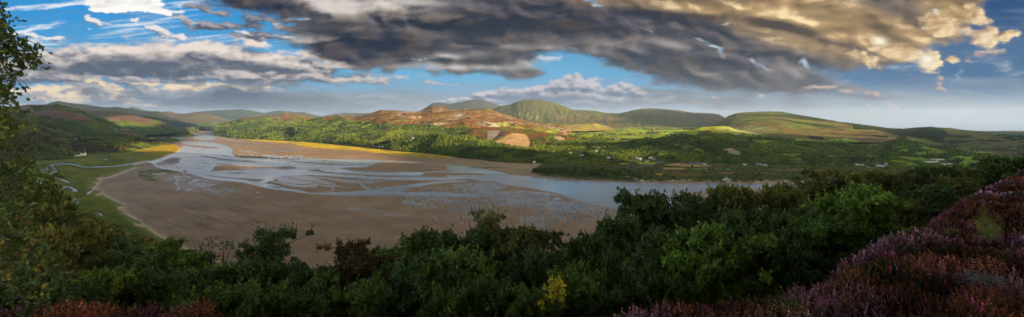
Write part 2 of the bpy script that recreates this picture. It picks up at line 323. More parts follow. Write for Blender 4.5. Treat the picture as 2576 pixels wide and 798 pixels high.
# ---------- sky dome section ----------
def build_sky():
    xs = np.arange(-900, 3477, 2.5)
    ys = np.concatenate([np.arange(-1500, -60, 14.0), np.arange(-60, 345, 1.7), [352, 362, 380, 400]])
    X, Y = np.meshgrid(xs, ys)
    yv = np.arange(-60, 345, 1.7)
    c = np.zeros(X.shape+(3,), np.float32)
    Xv, Yv = np.meshgrid(xs, yv)
    cv = sky_colours(Xv, Yv)
    i0 = int(np.searchsorted(ys, -60)); n = len(yv)
    c[i0:i0+n] = cv; c[i0+n:] = cv[-1]
    for i in range(i0):                      # above the frame: the top rows carried on, breaking up
        j = min(n-1, int((ys[i0]-ys[i])/14.0)); m = sstep(0, 60, i0-i)
        q = cv[min(n-1, 2*j % 120)]*.6+.4*boxblur(cv[:60].mean(0)[None], 0, 40)[0]; cl = sstep(-.4, .6, fbm(xs/420, xs*0+ys[i]/150, 5, 501))[:, None]; c[i] = cv[max(0, 8-i0+i) if i0-i < 8 else 0]*(1-m)*0+q*(1-m)+m*(srgb(98,158,206)*(1-cl)+srgb(206,206,208)*cl)
    d = np.stack([(X-1288)/F, np.ones_like(X), (VH-Y)/F], -1); d /= np.linalg.norm(d, axis=-1, keepdims=True)
    V = d.reshape(-1, 3)*60000+np.array([0, 0, H])
    m = bpy.data.materials.new('sky'); m.use_nodes = True; t = m.node_tree; t.nodes.clear()
    a = t.nodes.new('ShaderNodeAttribute'); a.attribute_name = 'Col'; e = t.nodes.new('ShaderNodeEmission'); e.inputs[1].default_value = SKY_GAIN
    o = t.nodes.new('ShaderNodeOutputMaterial'); t.links.new(a.outputs['Color'], e.inputs[0]); t.links.new(e.outputs[0], o.inputs[0])
    tag(obj('sky', mesh('sky', V, gridfaces(*X.shape), m, c.reshape(-1, 3))), 'evening sky of broken grey and golden cloud over blue', 'sky', kind='structure')
SKY_GAIN = .385
build_sky()

# ---------- the estuary floor ----------
def estuary():
    xs = np.arange(-260, 2837, 1.6)
    ys = np.concatenate([np.arange(315, 345, .45), np.arange(345, 440, .55), np.arange(440, 545, .75), np.arange(545, 800, 1.5)])
    X, Y = np.meshgrid(xs, ys); Dm = F*H/(Y-VH); wx = (X-1288)/F*Dm; wy = Dm
    nx = fbm(X/14, Y/5, 4, 1)*2.2; ny = fbm(X/14, Y/5, 4, 2)*.9
    bx = fbm(X/60, Y/16, 3, 3)*2; by = fbm(X/60, Y/16, 3, 4)*.8
    Xn, Yn = X+nx, Y+ny; Xs, Ys = X+bx+nx*.4, Y+by+ny*.4
    def P(poly, rough=False): return inpoly(Xn if rough else Xs, Yn if rough else Ys, poly)
    def line(pts, w, ky=2.2): return linedist(Xn-nx*.5, Yn-ny*.3, pts, ky) < w
    sand, water, marsh, land = 0, 1, 2, 3
    k = np.zeros(X.shape, np.int8); wet = np.zeros(X.shape); film = np.zeros(X.shape)
    # --- water bodies
    main = A_([(0,435),(10,410),(100,392),(200,385),(250,370),(330,340),(450,300),(520,275),(545,250),(570,225),(555,205),(553,172),(600,160),(760,161),(900,167),(980,180),(1060,200),(1120,225),(1155,250),(1140,275),(1128,290),(1150,310),(1155,332),(1220,343)]) \
        + B_([(60,288),(250,292),(400,300),(620,300),(850,292),(1050,297),(1250,302),(1535,303)]) + C_([(320,127),(480,130),(600,136),(560,142),(420,148),(330,165),(280,190),(200,205),(0,212)]) \
        + B_([(1440,387),(1130,397),(1200,415),(1300,432),(1480,452)]) + C_([(150,257),(300,264),(480,268),(700,262),(890,265),(870,290),(800,298),(500,297),(300,292),(0,280)]) \
        + B_([(1300,462),(1100,452),(980,440),(900,416),(830,413),(765,430),(830,438),(1000,456),(1100,466),(1300,484),(1535,500)]) + C_([(300,318),(480,322),(700,320),(890,318),(1100,322),(1400,318),(1535,316),(1535,335),(1350,340),(1000,358),(560,355),(480,350),(200,345),(0,330)]) \
        + B_([(1300,510),(1100,495),(900,485),(730,480),(500,492),(450,502),(385,510),(400,535),(350,545),(280,570),(310,582),(400,600),(560,640),(680,655),(800,683),(940,688),(1000,682),(1150,680),(1300,665),(1535,657)]) \
        + C_([(250,475),(350,462),(360,440),(400,445),(480,440),(560,425),(700,410),(900,388),(1150,358),(1380,360),(1390,370),(1200,378),(1000,400),(850,425),(720,440),(620,490),(700,497),(1000,492),(1200,505),(1535,520)]) \
        + D_([(200,450),(370,460),(350,468),(200,474)]) + C_([(1300,546),(1050,542),(800,537),(420,532),(0,532)]) \
        + B_([(1100,712),(930,705),(700,685),(560,660),(380,645),(180,600),(80,575),(0,560)]) \
        + A_([(1200,625),(1000,605),(850,585),(720,545),(640,520),(600,485),(510,460),(480,425),(400,428),(290,432),(240,425),(205,400),(160,392),(60,402),(20,432)])
    k[P(main)] = water
    k[P(A_([(700,100),(700,92),(780,83),(900,84),(925,92),(900,104),(860,110),(800,104)]))] = water
    k[P(A_([(700,112),(860,112),(960,110),(990,122),(960,132),(880,135),(780,140),(720,130)]))] = water
    big = D_([(-60,146),(0,155),(150,175),(300,195),(460,225),(560,250),(700,268),(850,277),(1000,300),(1200,313),(1500,327),(1750,337),(1990,346)]) \
        + G_([(100,340),(300,345),(560,352),(640,362),(760,350),(980,344),(1060,348),(1180,352),(1400,352),(1560,353),(1640,350),(1960,366),(2200,366)]) + [(2150,466),(2900,466),(2900,620),(1900,600),(1640,560)] \
        + D_([(1740,622),(1600,592),(1400,557),(1200,492),(1050,442),(850,400),(650,370),(500,346),(430,322),(300,318),(200,300),(0,290),(-60,280),(-60,262),(200,262),(380,256),(250,240),(100,222),(0,215),(-60,205)])
    k[P(big)] = water
    for pts, wd in ((C_([(330,130),(480,138),(650,148),(800,154),(1100,170),(1250,195),(1535,235)]), 2.6), (C_([(900,264),(1050,258),(1200,262),(1500,272)]), 1.6)):
        k[line(pts, wd)] = water
    # --- bars standing in the water
    for pl in (A_([(545,168),(560,175),(650,190),(800,208),(1020,232),(1000,240),(850,242),(700,225),(620,212),(555,205)]),
               A_([(755,323),(830,320),(920,335),(1060,355),(1250,373),(1400,385),(1440,393),(1300,393),(1100,382),(950,360),(820,343)]),
               A_([(968,312),(1000,313),(1100,325),(1090,332),(1020,324)]),
               A_([(760,404),(830,400),(895,405),(890,411),(830,409)]),
               A_([(880,500),(935,450),(960,435),(1080,430),(1180,450),(1260,470),(1400,470)])+B_([(300,405),(390,405),(500,420),(620,405),(660,392),(580,375),(480,383),(350,388),(150,380),(0,370)])+A_([(1120,420),(1000,408),(915,410),(960,425),(1090,432),(1200,455),(1300,472),(1400,480),(1200,488),(1000,493),(900,508)]),
               A_([(690,518),(760,525),(900,545),(1100,570)])+B_([(0,513),(150,520),(300,530),(270,545),(190,558),(90,545),(0,530)])+A_([(1050,576),(950,566),(820,550)]),
               A_([(1065,530),(1150,514),(1280,512),(1305,520),(1180,530)]),
               A_([(245,412),(330,380),(440,342),(510,340),(550,352),(545,385),(520,408),(450,422),(350,428),(290,430)]),
               B_([(310,308),(400,310),(700,325),(960,340),(1290,370),(1280,376),(1000,362),(700,340),(420,318)]),
               B_([(990,335),(1100,332),(1160,340),(1060,346)]), B_([(1180,338),(1240,336),(1240,343)]),
               B_([(320,605),(420,612),(500,625),(470,634),(380,628)]),
               C_([(0,153),(40,155),(20,160),(0,158)]), C_([(545,470),(640,448),(650,452),(570,474)]), C_([(505,478),(520,452),(530,462),(522,480)]),
               D_([(1570,409),(1640,400),(1700,404),(1620,412)]) if 0 else B_([(340,470),(380,466),(385,472)])):
        k[P(pl)] = sand
    inner = P(B_([(385,510),(450,500),(730,482),(1100,495),(1535,526)])+C_([(0,333),(200,345),(560,357),(900,362),(1000,362),(1150,358),(900,388),(700,410),(560,425),(480,440),(350,440),(350,462),(250,475),(0,490)])+B_([(1300,665),(1150,680),(1000,682),(940,688),(800,683),(680,655),(560,640),(400,600),(310,582),(280,570),(350,545),(400,535)]))
    k[inner] = sand
    film[P(B_([(385,508),(450,500),(700,484),(830,500),(960,540),(1100,580),(1100,600),(980,595),(860,590),(740,608),(620,600),(500,590),(430,550)]))] = .8
    film[P(B_([(520,600),(700,590),(900,600),(880,630),(720,622),(600,615)]))] = .9
    for pts, wd in ((B_([(490,505),(600,530),(700,550),(870,570)]), 1.2), (B_([(350,545),(500,580),(700,604),(870,592),(1000,605),(1180,615),(1300,632)]), 1.7), (B_([(960,600),(1050,620),(1080,645),(1040,665),(1000,675),(940,686)]), 1.7),
                    (B_([(870,500),(1050,530),(1230,560)]), 2.0), (B_([(1180,548),(1380,572),(1420,600),(1480,655)]), 1.3), (B_([(1230,562),(1330,600),(1400,625)])[:2], 1.0), (B_([(1300,545),(1400,580),(1535,655)]), .9),
                    (B_([(1380,560),(1460,570),(1535,575)]), 1.2), (B_([(1040,520),(1300,545),(1535,552)]), 1.2), (C_([(345,462),(352,430),(365,428)]), 1.2), (C_([(390,450),(392,425)]), 1.2), (C_([(440,445),(430,425)]), 1.2), (C_([(0,360),(120,375),(180,420),(250,470)]), 1.1), (C_([(150,375),(300,378),(450,372)]), 1.5), (C_([(180,400),(290,470)]), 1.0)):
        k[line(pts, wd) & (k == sand)] = water
    # --- wet film and washes
    wash = P(A_([(330,600),(360,560),(480,530),(640,545),(760,590),(960,600),(1120,635),(900,670),(1000,690),(1130,675),(1250,705),(1200,740),(1080,775),(980,770),(850,735),(600,740),(450,710),(250,695),(100,680),(30,650),(100,655),(330,700),(480,690),(500,650),(370,625)]), True)
    washn = fbm(X/24+Y/5, Y/2.6, 5, 15, .7)
    film = np.maximum(film, blur2(wash.astype(float), 4, 5)*np.clip(.42+washn*.55, 0, .75))
    film[P(A_([(230,432),(350,432),(470,430),(500,462),(600,488),(560,500),(440,490),(300,462)]))] = .75
    film[P(A_([(260,415),(340,385),(400,400),(520,395),(440,420),(330,428)]))] = .3
    for pts, wd in ((A_([(240,435),(300,462),(400,478),(540,500),(560,515)]), 1.2), (A_([(540,500),(600,520),(690,530)]), .9), (A_([(470,560),(500,600),(480,640),(520,690),(500,720)]), .9), (A_([(560,510),(600,560),(720,625),(800,680),(900,735)]), .9), (A_([(220,535),(300,528),(380,522)]), 1.8), (A_([(690,600),(740,640),(950,655)]), 1.0)):
        k[line(pts, wd) & (k == sand)] = water
    film[P(A_([(1410,745),(1440,738),(1460,750),(1430,760)]))] = .9
    film[P(B_([(180,690),(205,675),(230,690),(200,700)]))] = .9
    stip = P(A_([(1200,340),(1180,310),(1250,310),(1535,330),(1535,355)])+B_([(850,297),(1050,300),(900,292),(820,270),(600,255),(400,250),(230,248),(0,240),(0,270)]), True)
    k[stip & (fbm(X/11, Y/2.4, 3, 21) > .12)] = water
    k[P(B_([(0,195),(60,198),(180,212),(240,238),(180,228),(60,210),(0,205)]), True) & (fbm(X/9, Y/2.4, 3, 22) > -.1)] = water
    k[P(B_([(230,252),(330,250),(480,275),(430,285),(300,268)]), True) & (fbm(X/9, Y/2.4, 3, 24) > -.05)] = water
    k[P(B_([(840,300),(1280,330),(1300,375),(1000,330)]), True) & (k == water) & (fbm(X/13, Y/2.6, 3, 25) > .32)] = sand
    film[P(B_([(180,185),(400,175),(700,200),(760,215),(500,212),(300,200)]), True)] = .5
    film[P(B_([(330,125),(380,124),(400,138),(350,136)]), True)] = .9
    film[P(A_([(1000,155),(1300,165),(1400,190),(1250,200),(1050,175)]), True)] = .35
    film[P(A_([(1280,205),(1500,205),(1535,222),(1350,215)]), True)] = .6
    film = np.maximum(film, .25*sstep(-.1, .5, fbm(X/70, Y/9, 4, 27))*sstep(400, 350, Y))
    # --- rippled sand with pools, lower right
    pools = P(C_([(650,480),(850,430),(1100,440),(1250,390),(1500,385)])+D_([(250,325),(450,320),(560,380),(380,420),(750,420),(950,440),(1050,450),(1200,495),(1400,560),(1600,592),(1740,640),(1500,700),(900,798),(700,798),(-100,798),(-300,640),(-500,560),(-600,480)]), True)
    ph = (wx*.96+wy*.34+fbm(wx/60, wy/60, 3, 33)*20)
    rip = np.sin(ph*2*math.pi/9.0)*.62+fbm(wx/11+wy/30, wy/24, 4, 34, .6)*.75
    dens = np.zeros(X.shape)
    for cx, cyy, rx, ry, a in ((1232,478,95,20,1.15), (1330,482,120,8,.9), (1300,503,95,20,1.1), (1420,520,130,20,.95), (1400,545,90,16,.6), (1500,545,90,16,.6), (1345,560,50,22,.6), (1090,500,120,12,.8), (1195,530,60,26,.8), (1040,512,70,8,.9), (1150,555,160,14,.3), (1000,545,140,20,.35), (1570,545,40,14,.5), (900,536,140,8,.55), (1130,478,110,14,.5)):
        dens = np.maximum(dens, a*np.exp(-((X-cx)/rx)**2-((Y-cyy-(X-cx)*.12)/ry)**2))
    dens *= pools*.50
    poolh = (rip*.5+.5)-dens*.95                      # <0: pool
    isp = pools & (poolh < .06) & (k == sand); k[isp] = water
    sh_line = line(D_([(380,432),(500,420),(700,418),(850,428),(930,440)]), 2.0); k[sh_line & (fbm(X/8, Y/3, 3, 36) > -.25)] = water
    film = np.maximum(film, dens*.55*(k == sand))
    film[P(C_([(0,670),(200,668),(400,700),(700,760),(1000,798),(400,775),(0,710)]), True)] = .45
    p2 = P([(1690,487),(1704,483),(1790,482),(1879,474.5),(1946,473),(2010,474),(2150,478),(2150,505),(1950,510),(1800,510),(1745,500)], True)
    k[p2] = sand
    k[(X > 2080) & (Y < 352)] = water
    k[p2 & (np.sin((wx*.8+wy*.6+fbm(wx/40, wy/40, 3, 37)*40)*2*math.pi/22)+fbm(wx/12, wy/12, 3, 38)*.6 > .75) & (X < 1840)] = water
    # --- marsh
    ml = A_([(395,170),(480,190),(505,215),(530,245),(515,268),(480,285),(400,310),(260,360),(100,388),(0,405)])+E_([(1235,150),(1225,195),(1370,178),(1330,190),(1200,225),(1100,262),(1000,300),(930,325),(850,325),(790,350),(840,378),(770,392),(800,410),(740,440),(745,466),(760,478),(850,480),(870,500),(830,515),(775,548),(870,535),(960,580),(1080,635),(1190,665),(1090,660),(1030,690),(1120,740),(1180,755),(1130,765)]) \
        + F_([(360,10),(440,45),(490,70),(450,75),(530,120),(620,150),(600,165),(540,155),(545,185),(660,205),(700,235),(760,280),(850,330),(930,360),(1020,410),(1090,450),(1240,500),(1400,560)])+[(640,760),(-400,800),(-400,330),(300,345)]
    marshL = P(ml); k[marshL] = marsh
    gp = P(A_([(0,450),(60,425),(135,430),(100,445),(0,460)])) | (P(A_([(60,500),(160,480),(400,480),(520,510),(250,540),(220,580),(310,640),(180,620),(60,570)]), True) & (fbm(X/10, Y/3, 3, 51) > -.25))
    goldp = B_([(0,76),(150,93),(400,108),(620,128),(700,153),(850,175),(1000,182),(1200,195),(1535,212)])+C_([(200,35),(400,45),(560,78),(800,90),(1040,107),(1240,98),(1200,60),(900,0)])+[(940,350),(640,350),(600,346)]
    gold = P(goldp) | P(A_([(1120,122),(1535,165),(1535,100),(1120,100)])) | P(A_([(890,38),(1050,60),(1050,40),(890,20)]))
    creek2 = line(C_([(400,0),(430,25),(560,60),(760,72),(1000,90),(1240,118)]), .9) | line(C_([(450,8),(600,25),(850,50),(1100,80)]), .8)
    k[gold & ~creek2] = marsh
    # --- farmland right, and the islet
    lp = D_([(60,70),(70,90),(360,113),(700,128),(880,150),(800,205),(800,232),(860,238),(950,246),(1150,268),(1400,280),(1640,291),(1760,298),(1850,322),(1990,330)])+G_([(200,326),(540,332),(600,315),(760,320),(780,330),(1020,332),(1200,335),(1560,338),(1600,318),(1900,325),(2100,340),(2600,345)])+[(2900,462),(2900,330),(1155,330)]
    landm = P(lp); k[landm] = land
    # --- creeks in the left marsh
    creeks = [(E_([(-60,300),(0,285),(60,270),(110,245),(200,235),(260,225),(305,208),(265,192),(300,178),(400,172),(500,170),(560,180),(640,205),(800,205),(950,200),(1100,185),(1240,163)]), 2.6, 1),
              (E_([(100,265),(150,262),(205,275)]), 1.8, 1), (E_([(280,185),(320,215),(335,260),(275,285),(290,305),(380,340),(480,380)]), 2.6, 1),
              (E_([(110,370),(160,385),(190,405),(172,435)]), 2.2, 1), (E_([(172,435),(250,445),(400,452),(430,445)]), .9, 0), (E_([(430,448),(430,435),(470,427),(530,452),(565,468),(525,482),(580,485)]), 2.4, 1), (E_([(565,470),(620,482),(700,478),(740,470)]), 1.2, 0),
              (E_([(745,482),(700,515)]), 2.4, 1), (E_([(700,515),(640,540),(560,570),(530,592),(590,610),(600,630),(700,635),(740,640)]), 1.2, 0), (E_([(535,590),(560,572)]), 1.5, 1), (E_([(585,605),(590,625)]), 1.8, 1),
              (F_([(165,40),(200,55),(210,75),(255,88)]), 1.8, 1), (F_([(190,120),(185,138)]), 1.6, 1), (F_([(240,195),(290,218),(350,230),(390,258),(375,290),(430,315),(500,335),(540,365),(585,378)]), 3.2, 1),
              (F_([(520,322),(560,305),(550,275)]), 1.1, 0), (E_([(340,275),(500,275),(620,285)]), .9, 0), (E_([(520,360),(640,355),(670,335)]), 1.0, 0), (E_([(370,205),(420,190),(600,220),(850,235)]), .8, 0), (E_([(560,150),(520,165),(640,100)])[:2], .8, 0),
              (E_([(900,110),(960,130),(1150,140)]), .9, 0), (F_([(1160,610),(1260,632),(1370,660)]), 3.0, 1), (E_([(900,112),(930,125)]), 1.8, 1), (E_([(1160,100),(1185,103)]), 1.6, 1), (E_([(20,205),(140,205),(230,180)]), .7, 0)]
    mud = np.zeros(X.shape, bool)
    for pts, wd, wt in creeks:
        dd = linedist(Xn-nx*.4, Yn-ny*.2, pts, 2.0, 20)
        mud |= (dd < wd*1.8) & (k == marsh)
        if wt: k[(dd < wd*1.15) & marshL] = water
    drain = marshL & (np.abs(fbm(X/34, Y/12, 4, 63)) < .022) & (fbm(X/90, Y/40, 2, 64) > -.05)
    # --- heights
    wf = (k == water).astype(float); wfb = boxblur(wf, 1, 1)
    shore = blur2(wf, 7, 7)
    h = .55-1.6*wfb+.35*fbm(wx/90, wy/160, 4, 70)*(1-wfb)+.18*rip*pools*(1-wfb)
    h = np.where(k == sand, np.maximum(h, .06), h)
    mm = boxblur((k == marsh).astype(float), 1, 1); lm = boxblur((k == land).astype(float), 1, 1)
    h = h+mm*1.0*(1-mud*.9)-drain*.5+lm*1.6
    h = np.where(film > .3, np.minimum(h, .5), h)
    # far away the mesh rows are metres apart: keep things proud of the water there
    h = h*(1+Dm/2500*.8)
    h = np.where(k == water, np.minimum(h, -.25), h)
    # --- colours (albedo)
    n1 = fbm(X/90, Y/22, 5, 80); n2 = fbm(wx/70, wy/120, 5, 81); n3 = fbm(X/5, Y/2.2, 3, 82)
    ones = np.ones(X.shape+(3,))
    c = mix(np.array([.43,.268,.160])*ones, np.array([.52,.335,.20]), sstep(-.4, .5, n1))
    c = mix(c, np.array([.33,.215,.15]), sstep(0, .8, n2)*.5)
    c = mix(c, np.array([.31,.185,.12]), sstep(.02, .55, shore)*.5*(Y > 395)[..., None].squeeze()*1.0)
    swirl = sstep(-.15, .55, fbm((X*.75+Y*1.1)/70, (Y-X*.38)/9, 5, 83, .6))
    c = mix(c, np.array([.20,.13,.09]), swirl*.65*np.exp(-((X-520)/260)**2-((Y-560)/80)**2))
    c = mix(c, np.array([.43,.30,.17]), sstep(.2,.6,fbm((X*.75+Y*1.1)/40, (Y-X*.38)/6, 4, 84))*.35*np.exp(-((X-470)/230)**2-((Y-580)/70)**2))
    # pale dry sand: right beach, banks beside the far channel
    c = mix(c, np.array([.50,.34,.19]), blur2(P(D_([(-300,85),(0,95),(360,120),(700,132),(880,155),(800,232),(700,250),(560,245),(470,215),(300,190),(0,150),(-300,118)])).astype(float), 3, 3)*.85)
    c = mix(c, np.array([.47,.32,.17]), blur2(P(A_([(1130,290),(1160,250),(1120,220),(1000,185),(900,165),(1100,175),(1300,200),(1500,230),(1400,260),(1300,290),(1300,335),(1200,343),(1155,332)])).astype(float), 3, 4)*.75)
    c = mix(c, np.array([.44,.29,.17]), p2*1.0*.6)
    c = mix(c, np.array([.40,.26,.15]), (pools & (shore > .02))*sstep(.3, 1.0, rip)*.5)
    # pale rim of the left marsh and thin sand edges
    rim = sstep(.02, .4, blur2(marshL.astype(float), 6, 8))*(~marshL)
    c = mix(c, np.array([.78,.60,.38]), np.clip(rim*1.3, 0, 1)*(n3*.3+.8)*(Y > 372))
    c = mix(c, np.array([.10,.14,.018]), gp*.85)
    gs = sstep(.1, .7, fbm(X/50, Y/5, 4, 85))*np.exp(-((X-1180)/130)**2-((Y-421)/14)**2)
    c = mix(c, np.array([.13,.12,.02]), gs)
    # marsh colours
    edge = 1-sstep(.62, .98, blur2(marshL.astype(float), 9, 12))
    mc = mix(np.array([.26,.235,.026])*ones, np.array([.15,.185,.02]), sstep(-.3, .5, fbm(X/60, Y/18, 5, 86)))
    mc = mix(mc, np.array([.085,.14,.016]), sstep(470, 620, Y)*.6)
    mc = mix(mc, np.array([.44,.29,.022]), sstep(300, 420, X-(Y-385)*2.5+n1*30)*sstep(420, 395, Y))
    mc = mix(mc, np.array([.34,.34,.12]), edge*(Y > 415)*.75*(X > 200))
    mc = mix(mc, np.array([.16,.09,.04]), sstep(.25, .8, fbm(X/26, Y/8, 4, 88))*.45)
    redp = P(E_([(190,500),(330,530),(430,580),(480,650),(400,640),(260,560)]), True); mc = mix(mc, np.array([.085,.052,.032]), redp*.9)
    mc = mix(mc, np.array([.05,.045,.02]), np.clip(drain*.7+mud*.55, 0, 1))
    gc = mix(np.array([.60,.40,.03])*ones, np.array([.40,.30,.03]), sstep(-.2, .6, fbm(X/40, Y/4, 5, 89)))
    mc = np.where((gold & (X > 540))[..., None], gc, mc)
    c = np.where((k == marsh)[..., None], mc*(1+n3[..., None]*.22), c)
    c = np.where((mud & (k != marsh) & marshL)[..., None], np.array([.09,.08,.06]), c)
    # farmland
    lc = mix(np.array([.085,.085,.03])*ones, np.array([.13,.10,.035]), sstep(-.3, .5, fbm(X/60, Y/6, 5, 90)))
    yel, tan, grn, brn = (.44,.42,.04), (.50,.30,.11), (.17,.29,.04), (.28,.15,.07)
    for pl, q in ((G_([(130,95),(300,100),(380,103),(330,130),(140,122)]), yel), (G_([(450,135),(560,118),(700,120),(850,130),(1050,150),(930,162),(700,158)]), tan), (G_([(440,168),(700,170),(760,182),(600,195),(450,190)]), tan),
                  (G_([(700,175),(1000,178),(1260,182),(1260,195),(760,197)]), grn), (G_([(380,208),(500,215),(700,230),(950,240),(900,268),(700,278),(560,262),(400,225)]), (.17,.12,.04)), (G_([(1110,220),(1300,228),(1310,245),(1150,240)]), brn),
                  (G_([(1600,222),(1890,235),(1850,248),(1640,240)]), brn), (G_([(1700,183),(2000,183),(2500,186),(2500,200),(2000,215),(1750,200)]), (.18,.14,.05)), (G_([(2250,212),(2440,215),(2430,227),(2270,225)]), tan), (G_([(330,242),(400,230),(450,242),(410,265)]), yel),
                  (D_([(1440,150),(1600,140),(1760,150),(1690,162),(1480,160)]), yel), (D_([(1470,122),(1600,115),(1610,130),(1480,138)]), (.26,.21,.03)), (D_([(1475,134),(1560,134),(1600,142),(1480,146)]), grn), (D_([(1840,135),(1990,135),(1990,158),(1850,150)]), yel),
                  (D_([(620,104),(660,105),(695,126),(630,127)]), grn), (D_([(860,130),(1060,128),(1100,145),(880,148)]), (.14,.16,.03)), (G_([(150,262),(260,258),(310,290),(160,305)]), (.10,.15,.025)), (G_([(770,300),(1000,318),(960,326),(780,318)]), (.16,.15,.04))):
        lc = np.where(P(pl)[..., None], np.array(q)*(1+n3[..., None]*.12), lc)
    gap = P(G_([(0,150),(180,150),(330,158),(180,170),(0,165)])) | P(G_([(140,128),(300,132),(320,150),(180,152)])); lc = np.where(gap[..., None], np.array([.17,.13,.10]), lc)
    shoreland = (blur2((k == land).astype(float), 3, 4) < .93) & (k == land) & (Y > 425)
    lc = np.where((shoreland & (n3 > -.1))[..., None], np.array([.46,.36,.20]), lc)
    c = np.where((k == land)[..., None], lc*(1+n3[..., None]*.2), c)
    darkm = P(D_([(800,232),(960,250),(1150,272),(1400,284),(1640,296),(1800,312),(1900,340),(1750,330),(1500,318),(1200,303),(1000,286),(850,262)]), True) & (k == sand)
    c = np.where((darkm & (n3 > -.35))[..., None], np.array([.10,.065,.04]), c)
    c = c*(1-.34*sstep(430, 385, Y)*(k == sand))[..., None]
    c = c*(1+n3[..., None]*.07)
    wetness = np.clip(film+.45*sstep(.05, .6, shore)+.12+.2*sstep(0, .6, n2), 0, 1)*(k == sand)*(1-.7*rim)
    c = c*(1-.35*np.clip(film, 0, 1)[..., None])
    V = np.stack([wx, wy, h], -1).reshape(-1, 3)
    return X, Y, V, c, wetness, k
EX, EY, EV, EC, EW, EK = estuary()
def sand_material():
    m = material('estuary_floor', rough=.8, spec=.25, noise=(.35, .93, 1.07)); t = m.node_tree; N = t.nodes; L = t.links; p = N['Principled BSDF']
    a = N.new('ShaderNodeAttribute'); a.attribute_name = 'wet'
    tc = N.new('ShaderNodeTexCoord')
    r = N.new('ShaderNodeMapRange'); r.inputs['From Min'].default_value = 0; r.inputs['From Max'].default_value = .8; r.inputs['To Min'].default_value = .85; r.inputs['To Max'].default_value = .13
    L.new(a.outputs['Fac'], r.inputs[0]); L.new(r.outputs[0], p.inputs['Roughness'])
    s = N.new('ShaderNodeMapRange'); s.inputs['From Min'].default_value = 0; s.inputs['From Max'].default_value = .8; s.inputs['To Min'].default_value = .03; s.inputs['To Max'].default_value = .5
    L.new(a.outputs['Fac'], s.inputs[0]); L.new(s.outputs[0], p.inputs['Specular IOR Level'])
    mp = N.new('ShaderNodeMapping'); mp.inputs['Scale'].default_value = (.22, .09, 1); mp.inputs['Rotation'].default_value = (0, 0, .35); L.new(tc.outputs['Object'], mp.inputs[0])
    n = N.new('ShaderNodeTexNoise'); n.inputs['Scale'].default_value = 1.0; n.inputs['Detail'].default_value = 4; L.new(mp.outputs[0], n.inputs['Vector'])
    b = N.new('ShaderNodeBump'); b.inputs['Strength'].default_value = .5; b.inputs['Distance'].default_value = .35; L.new(n.outputs[0], b.inputs['Height']); L.new(b.outputs[0], p.inputs['Normal'])
    return m
fl = obj('tidal_flat', mesh('tidal_flat', EV, gridfaces(*EX.shape)[:, ::-1], sand_material(), EC.reshape(-1, 3), extra={'wet': EW}))
tag(fl, 'brown sand banks, green salt marsh and farmland of the estuary', 'tidal flat', kind='structure')
# water: one sheet at sea level
def water_sheet():
    m = bpy.data.materials.new('water'); m.use_nodes = True; t = m.node_tree; N = t.nodes; L = t.links; p = N['Principled BSDF']
    p.inputs['Base Color'].default_value = (.42, .49, .55, 1); p.inputs['Roughness'].default_value = .07; p.inputs['IOR'].default_value = 1.6  # pale base colour stands in for part of the sky reflection
    tc = N.new('ShaderNodeTexCoord')
    mp = N.new('ShaderNodeMapping'); mp.inputs['Scale'].default_value = (.05, .10, 1); mp.inputs['Rotation'].default_value = (0, 0, -.3); L.new(tc.outputs['Object'], mp.inputs[0])
    n = N.new('ShaderNodeTexNoise'); n.inputs['Scale'].default_value = 1.6; n.inputs['Detail'].default_value = 7; n.inputs['Roughness'].default_value = .65; L.new(mp.outputs[0], n.inputs['Vector'])
    b = N.new('ShaderNodeBump'); b.inputs['Strength'].default_value = .25; b.inputs['Distance'].default_value = .35; L.new(n.outputs[0], b.inputs['Height']); L.new(b.outputs[0], p.inputs['Normal'])
    # wind-ruffled lanes: rougher water
    mp2 = N.new('ShaderNodeMapping'); mp2.inputs['Scale'].default_value = (.0025, .012, 1); mp2.inputs['Rotation'].default_value = (0, 0, -.25); L.new(tc.outputs['Object'], mp2.inputs[0])
    n2 = N.new('ShaderNodeTexNoise'); n2.inputs['Scale'].default_value = 1; n2.inputs['Detail'].default_value = 4; L.new(mp2.outputs[0], n2.inputs['Vector'])
    r = N.new('ShaderNodeMapRange'); r.inputs['From Min'].default_value = .4; r.inputs['From Max'].default_value = .65; r.inputs['To Min'].default_value = .05; r.inputs['To Max'].default_value = .20
    L.new(n2.outputs[0], r.inputs[0]); L.new(r.outputs[0], p.inputs['Roughness'])
    xs = np.linspace(-27000, 27000, 12); ys = np.linspace(60, 31000, 12); X, Y = np.meshgrid(xs, ys)
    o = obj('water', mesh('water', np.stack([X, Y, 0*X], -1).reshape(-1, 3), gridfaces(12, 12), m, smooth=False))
    tag(o, 'calm tidal channels reflecting the evening sky', 'water', kind='structure')
water_sheet()
def ground_sheet():
    m = material('ground', (.09, .10, .035), .9, .1, noise=(.002, .7, 1.3))
    xs = np.linspace(-26000, 26000, 40); ys = np.linspace(-9000, 30000, 40); X, Y = np.meshgrid(xs, ys)
    inside = (np.abs(X) < 14500) & (Y > -600) & (Y < 13000)
    Z = np.where(inside, -6.0, -5.5)
    tag(obj('ground', mesh('ground', np.stack([X, Y, Z], -1).reshape(-1, 3), gridfaces(40, 40), m)), 'low ground reaching to the horizon', 'ground', kind='structure')
ground_sheet()
